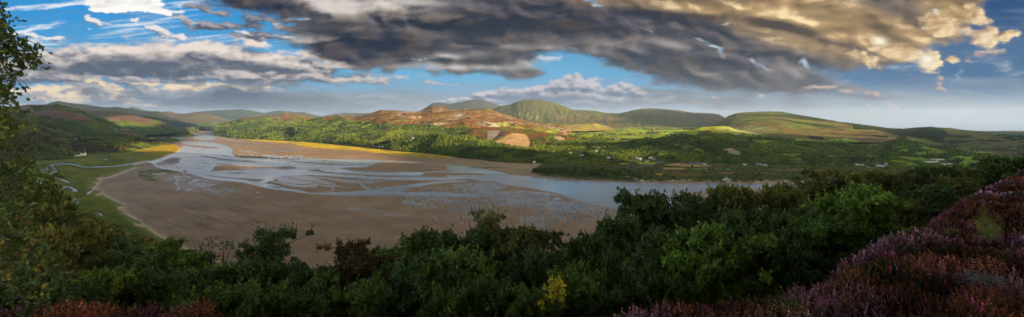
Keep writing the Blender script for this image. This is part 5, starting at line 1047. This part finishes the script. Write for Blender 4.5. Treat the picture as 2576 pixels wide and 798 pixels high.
NEAR = [  # X, row of the top, distance, width in picture units, kind, tint, label
 (78,454,27,105,'dense','dark','big dark rounded tree behind the hanging birch at the left'),(140,512,30,70,'dense','dark','dark tree below and right of the big dark tree on the left slope'),(20,540,19,150,'dense','olive','olive tree hidden behind the birch leaves at the left edge'),
 (205,588,26,90,'oak','olive','olive-brown tree on the left slope above the light-green shrub'),(110,600,16,130,'oak','olive','brownish olive tree in front of the dark trees on the left'),(292,655,22,100,'dense','dark','dark bushy tree beside the bright creek on the left'),
 (375,655,24,90,'dense','green','green tree between the dark slope and the oak with an upright tip'),(432,614,22,62,'spray','green','oak with an upright leafy tip rising over the left marsh'),(484,648,20,80,'oak','green','oak whose rounded tip overlaps the pale marsh edge'),
 (530,612,17,40,'sapling','birch','thin bare-stemmed sapling standing over the sand, left of a pair'),(562,622,17.5,42,'sapling','birch','thin bare-stemmed sapling standing over the sand, right of a pair'),(705,590,22,130,'airy','birch','feathery birch crown rising above the sand left of centre'),(640,622,22,80,'airy','birch','smaller feathery crown at the left shoulder of the feathery birch'),
 (560,688,16,140,'dense','green','dense green tree under the thin saplings'),(655,672,15.5,140,'oak','dark','dark green tree under the feathery birch'),(765,690,15,120,'oak','dark','dark green tree right of the feathery birch'),(822,700,13,70,'spray','green','small pointed treetop just left of the reddish tree'),
 (893,622,15,85,'spray','rust','reddish-brown leaved treetop in the left centre'),(905,665,14,120,'oak','rust','lower rust-tinged crown beneath the reddish treetop'),(985,640,17,110,'oak','green','green crown right of the reddish treetop'),(1085,597,19,140,'oak','dark','tall dark green crown left of the centre birch'),
 (1055,668,12.5,150,'oak','birch','yellow-green oak in front of the tall dark crown'),(1232,545,20,105,'airy','olive','tall airy birch top at the centre, highest of the middle trees'),(1205,600,19,150,'oak','dark','dark crown around the foot of the centre birch top'),(1300,592,18,110,'oak','olive','brown-tipped crown just right of the centre birch'),
 (1372,588,24,55,'airy','birch','pale feathery birch top right of the centre, left of a pair'),(1405,595,24,45,'airy','birch','pale feathery birch top right of the centre, right of a pair'),(1160,655,13,150,'oak','green','broad green crown in front of the centre birch'),(1345,655,13,150,'dense','dark','broad dark crown in front of the pale birch pair'),
 (1452,612,21,75,'dense','green','small round green treetop against the rippled sand'),(1500,598,21,80,'dense','dark','small round dark treetop against the rippled sand'),(1555,555,23,110,'dense','dark','dark crown stepping up left of the big right-centre tree'),(1625,502,24,140,'oak','dark','big dark tree against the water right of centre'),
 (1700,528,25,120,'dense','dark','dark crown in the dip right of the big dark tree'),(1765,500,27,120,'dense','dark','dark crown under the end of the water'),(1842,478,29,110,'oak','olive','olive treetop in front of the far sandbar'),(1905,486,31,100,'dense','olive','olive crown beside the far sandbar tip'),(1978,474,32,110,'oak','olive','broad olive crown left of the white terrace'),
 (2050,462,34,90,'dense','olive','low olive crown just below the white terrace'),(2108,431,35,125,'dense','olive','large rounded crown right of the white terrace'),(2175,448,36,90,'oak','olive','bushy crown right of the large rounded one'),(2235,438,38,100,'dense','olive','dense crown midway along the upper right hedge line'),
 (2292,440,38,60,'airy','rust','thin brown half-bare tree in the upper right hedge line'),(2340,425,40,100,'dense','dark','dark crown below the caravan slope'),(2400,430,40,90,'oak','olive','olive crown right of the dark one below the caravan slope'),(2452,420,42,90,'dense','green','green crown near the top of the heather slope'),
 (2522,397,36,90,'spray','dark','dark spiky tree breaking the hill line near the right edge'),(2572,405,38,60,'airy','rust','brown wispy bush at the right edge above the heather'),
 (1780,592,14,170,'spray','bright','bright green sunlit oak standing out from the dark trees'),(1725,650,13,110,'spray','bright','lower bright green bough left of the sunlit oak'),(2190,478,22,150,'spray','bright','bright green sycamore shrub above the heather'),(2110,500,21,130,'oak','bright','green shrub left of the bright sycamore shrub'),
 (2090,560,18,150,'oak','green','green bush at the heather edge below the bright sycamore shrub'),(2000,540,20,150,'dense','dark','dark bush in the middle of the right thicket'),(1930,600,16,150,'oak','dark','dark bush beside the heather edge right of the sunlit oak'),(1890,548,20,150,'dense','dark','dark bush above and right of the sunlit oak'),(1660,598,17,170,'dense','dark','very dark bush below the big right-centre tree'),
 (1560,648,14,160,'dense','dark','dark bush left of the lower bright bough'),(1460,690,12,150,'oak','green','dark green bush above the yellow sapling'),(1640,705,11.5,140,'dense','dark','darkest bush just above the bottom heather'),(1400,720,7.0,62,'tip','yellow','yellow oak sapling at the bottom centre'),
 (245,697,12,100,'spray','bright','light green shrub at the bottom left'),(340,690,13,130,'dense','dark','dark shrub right of the light green shrub at bottom left'),(440,705,12.5,130,'oak','dark','dark shrub under the oak with an upright tip'),(545,740,11,150,'oak','green','green shrub at the bottom below the saplings'),(470,772,9.2,80,'spray','light','pale green sprig of leaves at the bottom left edge of the heather'),
 (660,738,11,150,'oak','green','green shrub at the bottom below the feathery birch'),(790,742,11,140,'oak','dark','dark shrub at the bottom below the pointed treetop'),(910,735,11,140,'oak','green','green shrub at the bottom below the reddish crown'),(1015,722,11,130,'spray','birch','yellow-green shrub at the bottom left of centre'),
 (1120,745,10.5,140,'oak','green','green shrub at the bottom centre-left'),(1235,725,10.5,140,'oak','dark','blue-green shrub at the bottom centre'),(1330,745,10,110,'oak','green','green shrub at the bottom just left of the yellow sapling'),(1525,735,11,110,'dense','dark','dark shrub at the bottom just right of the yellow sapling'),
 (2265,505,24,110,'dense','olive','olive bush between the bright shrub and the heather ridge'),(2340,472,28,110,'dense','dark','dark bush at the upper heather edge below the brown half-bare tree'),(2420,450,32,100,'dense','olive','olive bush at the upper heather edge near the right'),(60,655,11,150,'oak','dark','dark leafy tree at the lower left behind the yellow birch leaves'),(180,735,11,120,'dense','dark','dark bush at the bottom left above the purple heather')]
def near_trees():
    r = random.Random(5)
    for i, (X, yt, D, wP, kind, tint, lab) in enumerate(NEAR):
        x = (X-1288)/F*D; zt = H-(yt-VH)/F*D; zg = float(nearG(x, D)); w_ = wP*D/F*1.3
        if zt-zg < 1.6: zg = zt-1.6
        h = (zt-zg)*1.03
        nm = {'tip': 'sapling', 'sapling': 'sapling', 'airy': 'birch_tree', 'spray': 'oak_tree', 'oak': 'oak_tree', 'dense': 'broadleaf_tree'}[kind]
        if 'shrub' in lab or 'bush' in lab: nm = 'shrub'
        put_tree(nm, kind, i % 3, x, D, zg, h, w_, tint, lab, {'shrub': 'shrub', 'sapling': 'sapling'}.get(nm, 'tree'), rot=r.uniform(0, 6.28))
near_trees()
# wooded spur running down to the marsh on the left, and the individual trees on it
def c_sp(X, Y, wx, wy, Z, t, s): return on(X, V3(.045, .05, .016))
SPUR_C = [(-260,455,620),(-100,462,640),(0,468,650),(60,478,640),(90,492,600),(130,512,560),(170,526,540),(210,545,520),(250,577,500),(290,590,480),(345,612,450),(385,628,430),(430,648,400),(500,690,360),(600,740,320)]
SPUR_F = [(-260,640,180),(0,660,170),(250,700,160),(430,760,150),(600,830,140)]
NT = len(TREES)
hill('wooded_spur', 'steep wooded spur falling to the left marsh', SPUR_C, SPUR_F, c_sp, HM, nt=60, relief=5, seed=33, wood=None, back=170)
bpy.context.view_layer.update(); DG = bpy.context.evaluated_depsgraph_get()
def mid_trees(n, pick, tints, label, group, hr, seed, name='broadleaf_tree'):
    r = random.Random(seed); k = 0; tries = 0
    while k < n and tries < n*30:
        tries += 1; X, Y = pick(r); D = None
        d = Vector(((X-1288)/F, 1, -(Y-VH)/F)).normalized(); o_ = Vector((0, 0, H)); 
        hit, p, nn, i, ob, m = scene.ray_cast(DG, o_+d*90, d, distance=3000)
        if not hit or ob.name.split('.')[0] not in ('wooded_spur', 'wooded_islet', 'tidal_flat'): continue
        h = r.uniform(*hr); put_tree(name, 'mid', r.randrange(3), p[0], p[1], p[2]-.3, h, h*r.uniform(.75, 1.05), r.choice(tints), label, group=group, rot=r.uniform(0, 6.28)); k += 1
def pick_spur(r):
    X = r.uniform(-60, 470); yc = np.interp(X, [p[0] for p in SPUR_C], [p[1] for p in SPUR_C]); return X, yc+1.5+abs(r.gauss(0, 1))*42
mid_trees(110, pick_spur, ['dark', 'dark', 'green', 'olive'], 'dark tree in the wood falling to the left marsh', 'trees of the wooded spur', (7, 12), 41)
def pick_isl(r):
    X = r.uniform(1342, 1625); yf = np.interp(X, [1338,1380,1430,1500,1560,1610,1640], [431,437,442,445.5,448.5,451.5,453]); yc = np.interp(X, [1338,1370,1450,1540,1610,1640], [431,428,426,428,436,444]); return X, r.uniform(yc, yf)
mid_trees(120, pick_isl, ['dark', 'dark', 'green'], 'dark tree on the low islet beside the beach', 'trees of the low islet', (8, 13), 42)
FT = []
def pick_field(r):
    row = r.choice([(1668,1700,413),(1580,1660,420.5),(1660,1780,421),(1735,1840,428),(1640,1700,436),(1650,1730,450),(1700,1800,447),(1760,1820,452),(1838,1902,455),(1790,1825,455),(1850,1900,450),(1900,2050,447),(1900,2100,440),(1980,2030,452),(2080,2140,455),(1850,1990,432),(1900,2100,425),(1780,1850,419),(1560,1620,428),(1660,1720,454),(1500,1530,407)])
    return r.uniform(row[0], row[1]), row[2]+r.gauss(0, .9)
mid_trees(62, pick_field, ['dark', 'olive', 'green'], 'tree or tall hedge bush among the farm fields across the water', 'hedgerow trees of the far fields', (5, 10), 43)
# scrub between the far fields, too small and dense to count
def scrub():
    r = np.random.default_rng(8); n = 5200; X = r.uniform(1480, 2500, n); Y = r.uniform(411, 459, n)
    keep = np.zeros(n, bool); ii = np.searchsorted(EY[:, 0], Y).clip(0, EY.shape[0]-1); jj = np.searchsorted(EX[0], X).clip(0, EX.shape[1]-1)
    c = EC[ii, jj]; keep = (EK[ii, jj] == 3) & (c[:, 0] < .155) & (c[:, 0] > .04) & (fbm(X/40, Y/5, 3, 44)+.45*sstep(1800, 1950, X)+.5*(Y > 447) > -.02)
    X, Y = X[keep], Y[keep]; D = F*(H-3)/(Y-VH); x = (X-1288)/F*D; n = len(X); print('scrub', n)
    ps, f = crown_protos(1, 5, 9); P = np.array(ps)[r.integers(0, 5, n)]; h = r.uniform(1.8, 4.4, (n, 1))
    V = np.stack([P[..., 0]*h*1.7+x[:, None], P[..., 1]*h*1.3+D[:, None], P[..., 2]*h+2.2], -1)
    cc = tree_tone(r.normal(-.1, .5, n), np.zeros(n), r)
    tag(obj('scrub', mesh('scrub', V.reshape(-1, 3), (f[None]+(np.arange(n)*V.shape[1])[:, None, None]).reshape(-1, 3), LEAFM, np.repeat(cc, V.shape[1], 0))), 'low dark scrub between the far fields', 'scrub', kind='stuff')
scrub()
# ---------- the birch hanging in at the left edge ----------
def hanging_birch():
    r = np.random.default_rng(21); D = 5.2; lb = B()
    q = lambda X, Y, d=D: np.array([(X-1288)/F*d, d, H-(Y-VH)/F*d])
    base = q(-190, 760, 5.4); base[2] = float(nearG(base[0], base[1]))-.3
    trunk = [base, q(-185, 500, 5.4), q(-170, 200, 5.4), q(-150, -100, 5.3), q(-120, -420, 5.2)]
    lb.tube(trunk, [.13, .11, .09, .07, .03], 8)
    boughs = [[(-160,-60),(-70,-50),(-10,0),(20,70),(38,110)], [(-165,20),(-60,60),(10,85),(45,92),(72,125),(68,142)], [(-165,60),(-50,100),(15,110),(40,130),(52,165)], [(-170,90),(-60,140),(0,150),(20,185),(38,205)], [(-170,120),(-60,190),(-5,200),(15,235),(8,270)],
              [(-175,160),(-80,260),(-10,250),(15,290),(35,330),(45,365)], [(-175,220),(-60,310),(5,300),(40,340),(62,380),(78,412)], [(-178,260),(-60,350),(0,345),(25,385),(50,420),(60,450)], [(-180,300),(-60,400),(0,400),(30,440),(42,470)], [(-180,340),(-80,440),(-20,440),(10,480),(15,520)],
              [(-165,-20),(-60,20),(-5,50),(18,90),(5,130)], [(-170,60),(-70,160),(-30,180),(-8,230),(-12,290)], [(-185,420),(-60,480),(20,500),(60,560),(80,610)], [(-185,470),(-60,560),(40,590),(100,620),(140,680),(150,720)], [(-185,520),(-60,620),(30,650),(90,690),(120,760)], [(-185,560),(-60,680),(10,700),(60,750),(80,810)], [(-185,480),(-100,520),(-20,560),(20,620),(30,690)], [(-150,560),(-60,600),(20,590),(90,600),(130,640)]]
    LV, LT = [], []
    for bi, pts in enumerate(boughs):
        dd = D+r.uniform(-.5, .5); P = [q(a, b, dd) for a, b in pts]; lb.tube(P, [.022, .014, .009, .006, .004, .003][:len(P)], 4)
        low = pts[-1][1] > 560; ntw = 26 if low else 20
        P = np.array(P)
        for k in range(ntw):
            s = r.uniform(.28, 1)*(len(P)-1); i = min(int(s), len(P)-2); p = P[i]+(P[i+1]-P[i])*(s-i)
            e = p+np.array([r.normal(0, .10), r.normal(0, .16), -abs(r.normal(.16, .08))]); m = (p+e)/2+np.array([0, 0, .03]); lb.tube([p, m, e], [.0035, .0025, .0012], 3)
            nl = 13 if low else 9; u = r.uniform(0, 1, (nl, 1)); lp = p*(1-u)+e*u+r.normal(0, .018, (nl, 3)); LV.append(leaf_cards(r, lp, r.normal(0, .6, (nl, 3))+np.array([0, -.7, 0]), .052, .1))
            xx, yy = proj(e[0], e[1], e[2]); tn = np.tile(r.uniform(.6, 1.3), (nl, 3)).astype(float)*r.uniform(.7, 1.3, (nl, 1))
            if 640 < yy < 790 and xx < 95 and r.random() < .3: tn *= np.array([2.6, 1.35, .8])
            elif yy > 300 and yy < 430 and r.random() < .4: tn *= np.array([1.9, 1.5, .8])
            LT.append(tn)
    V = np.concatenate(LV); T = np.concatenate(LT)
    t = root('birch_tree', 'birch with hanging leafy twigs at the left edge of the view', 'tree')
    obj('foliage', mesh('foliage', V.reshape(-1, 3), np.arange(len(V)*4).reshape(-1, 4), LM['birch'], np.repeat(T, 4, 0), smooth=False), t)
    me = bpy.data.meshes.new('trunk'); me.from_pydata(lb.v, [], lb.f); me.materials.append(BARK); obj('trunk', me, t)
hanging_birch()
# ---------- fern, dead bush ----------
def fern(X, Yb, D, h, label, col):
    r = np.random.default_rng(int(X)); x = (X-1288)/F*D; z = float(heath_z(x, D))+.12; t = root('bracken_fern', label, 'fern'); t.location = (x, D, z)
    m = material('bracken', col, .7, .2, translucent=.25); ms = material('bracken_stem', (.10, .09, .03), .8, .1)
    for k in range(5):
        a = [-.9, -.35, .25, .8, 2.6][k]+r.normal(0, .1); lean_ = [.55, .25, .12, .5, .45][k]; hh = h*[.8, 1, 1.05, .85, .7][k]
        pts = [np.array([math.sin(a)*lean_*hh*s**1.6, -.15*lean_*hh*s+.1*math.cos(a)*s, hh*(s-.28*lean_*s*s)]) for s in np.linspace(0, 1, 10)]
        sb = B().tube(pts, list(np.linspace(.008, .002, 10)), 5); st = sb.build('stem', ms, t)
        V = []
        for s in np.linspace(.28, .98, 17):
            i = min(int(s*9), 8); p = pts[i]+(pts[i+1]-pts[i])*(s*9-i); d = (pts[i+1]-pts[i]); d /= np.linalg.norm(d); L = hh*.30*(1-s)**.8+.015
            side = np.cross(d, [0, -1, .2]); side /= np.linalg.norm(side)
            for sg in (-1, 1):
                e = p+side*sg*L+d*L*.35; w_ = d*L*.10
                for q in np.linspace(.12, .92, 7):      # pinnules
                    b0 = p+(e-p)*q; ln = d*L*.26*(1-q*.7); V.append([b0-w_*.25, b0+ln+side*sg*.01, b0+w_*.6+(e-p)*.06, b0+(e-p)*.03]); V.append([b0-w_*.1, b0-ln, b0+w_*.2+(e-p)*.06, b0+(e-p)*.03])
        V = np.array(V).reshape(-1, 3); obj('frond', mesh('frond', V, np.arange(len(V)).reshape(-1, 4), m, smooth=False), t)
fern(2488, 665, 7.4, .62, 'green bracken fern standing tall in the heather at the right', (.11, .14, .03))
fern(2068, 560, 13.5, .5, 'small bracken fern at the upper edge of the heather', (.14, .17, .03))
fern(690, 640, 6.3, .35, 'bracken frond at the bottom left beside the purple heather', (.10, .15, .03)) if 0 else None
def dead_bush(X, D, h, w_, label):
    r = np.random.default_rng(int(X)); x = (X-1288)/F*D; z = float(heath_z(x, D)); b = B()
    for k in range(170):
        a = r.uniform(0, 6.28); e = np.array([math.cos(a)*w_*r.uniform(.2, 1), math.sin(a)*w_*r.uniform(.2, 1), h*r.uniform(.4, 1.1)]); s = r.uniform(.1, .5); m = e*s+np.array([0, 0, h*.3])+r.normal(0, .03, 3)
        e2 = e+np.array([r.normal(0, .08), r.normal(0, .08), -r.uniform(0, .12)]); b.tube([(r.normal(0, .04), r.normal(0, .04), 0), m, e, e2], [.006, .005, .003, .0015], 4)
    t = tag(b.build('dead_bush', material('dead_twig', (.15, .13, .12), .95, .05)), label, 'dead bush'); t.location = (x, D, z)
dead_bush(2478, 5.4, .22, .20, 'grey dead heather bush of bare twigs at the lower right')
dead_bush(1655, 6.6, .24, .26, 'small grey dead bush at the bottom edge of the heather')
# ---------- clouds added unseen overhead and behind the eye, cut to shade the left hills, the flats and the near slope ----------
def shade_cloud_bank():
    zc = 1500.0; sh = (zc-60)/math.tan(SUN_EL); ox, oy = SUN[0]/math.cos(SUN_EL)*sh, SUN[1]/math.cos(SUN_EL)*sh
    st = 45.0; gx = np.arange(-7400, 6500, st); gy = np.arange(-900, 7400, st); X, Y = np.meshgrid(gx, gy)
    wxx = X+fbm(X/700, Y/700, 5, 201)*420; wyy = np.maximum(Y+fbm(X/700, Y/700, 5, 202)*420, 60)
    PX = 1288+F*wxx/wyy; D = wyy
    lit = np.zeros(X.shape)
    for pl in ([(520,3700),(556,5600),(470,5900),(470,7600),(900,7600),(1240,7600),(1500,7600),(1500,5700),(1700,5500),(1840,4400),(1900,3700),(2080,3300),(1950,2900),(1900,2720),(1700,2500),(1550,2560),(1420,2500),(1300,2350),(1180,2050),(1040,1950),(900,2150),(760,2500),(600,3000),(540,3400)],
               [(310,2450),(290,3000),(400,3500),(500,3400),(480,2500),(420,2200)], [(215,4600),(200,6000),(470,6000),(450,4900)],
               [(1130,2050),(1400,2050),(1420,1560),(1250,1500),(1150,1700)], [(560,2450),(860,2300),(1000,2500),(900,3400),(700,3400),(560,3800)], [(1640,1450),(1960,1450),(1960,1620),(1640,1620)],
               [(2060,4500),(2100,3300),(2300,3000),(2400,3600),(2300,4200)]):
        lit = np.maximum(lit, inpoly(PX, D, pl))
    half = np.zeros(X.shape)
    for pl in ([(1800,5600),(1850,3600),(2200,3300),(2300,4700),(2000,5400)], [(1480,5600),(1480,7600),(1700,7600),(1700,5600)], [(60,3700),(300,3900),(340,4400),(60,4400)], [(1400,1700),(2500,1600),(2700,2400),(1900,2700),(1500,2600),(1300,2300)], [(2100,2400),(2900,2000),(2900,4500),(2100,4500)], [(430,1300),(1100,1200),(1500,1600),(1000,2200),(600,2400)]):
        half = np.maximum(half, inpoly(PX, D, pl))
    d = 1-2*blur2(lit, 5, 5)-half*(1-lit)*(.85+.9*fbm(X/420, Y/420, 4, 203))
    d = d+fbm(X/500, Y/500, 5, 204)*.22
    d = np.minimum(d, (1-np.abs((Y-3250)/4150)**8)*1.0); d = np.minimum(d, 1-np.abs((X+450)/6900)**10)
    d = np.where(np.hypot((X+296)/95, (Y-200)/58) < 1, -1.0, d)             # a rent cut into the sheet to let evening light onto the near crowns
    keep = d > 0
    th = 40+170*np.sqrt(np.clip(d, 0, 1))*(1+.5*fbm(X/300, Y/300, 4, 205))
    top = np.stack([X+ox, Y+oy, zc+th], -1); bot = np.stack([X+ox, Y+oy, zc-20-35*np.clip(d, 0, 1)*(1+fbm(X/200, Y/200, 3, 206))], -1)
    nr, nc = X.shape; f = gridfaces(nr, nc); kf = (keep[:-1, :-1] & keep[1:, 1:] & keep[:-1, 1:] & keep[1:, :-1])
    kfl = kf.ravel(); n = nr*nc; Ft = f[kfl]; Fb = f[kfl][:, ::-1]+n
    pad = np.pad(kf, 1); side = []
    idx = np.arange(n).reshape(nr, nc); I, J = np.nonzero(kf)
    for di, dj, a, b in ((-1,0,(0,0),(0,1)), (1,0,(1,1),(1,0)), (0,-1,(1,0),(0,0)), (0,1,(0,1),(1,1))):
        m = ~pad[I+1+di, J+1+dj]; p = idx[I[m]+a[0], J[m]+a[1]]; q = idx[I[m]+b[0], J[m]+b[1]]; side.append(np.stack([q, p, p+n, q+n], 1))
    Fc = np.concatenate([Ft, Fb]+side); V = np.concatenate([top.reshape(-1, 3), bot.reshape(-1, 3)])
    used = np.unique(Fc); mp = np.full(len(V), -1); mp[used] = np.arange(len(used))
    tag(obj('shade_clouds', mesh('shade_clouds', V[used], mp[Fc], material('shade_cloud_white', (.85, .85, .87), 1, 0))), 'unseen grey cloud deck added overhead to shade the land', 'shade_clouds', kind='structure')
shade_cloud_bank()
# ---------- the air ----------
def haze():
    b = B().box(-28000, 28000, -11000, 32000, -12, 700)
    m = bpy.data.materials.new('haze'); m.use_nodes = True; t = m.node_tree; t.nodes.clear()
    v = t.nodes.new('ShaderNodeVolumePrincipled'); v.inputs['Color'].default_value = (.66, .80, 1, 1); v.inputs['Density'].default_value = HAZE; v.inputs['Anisotropy'].default_value = .2
    o = t.nodes.new('ShaderNodeOutputMaterial'); t.links.new(v.outputs[0], o.inputs['Volume'])
    tag(b.build('haze', m), 'thin evening haze', 'haze', kind='stuff')
HAZE = 2.3e-5
haze()
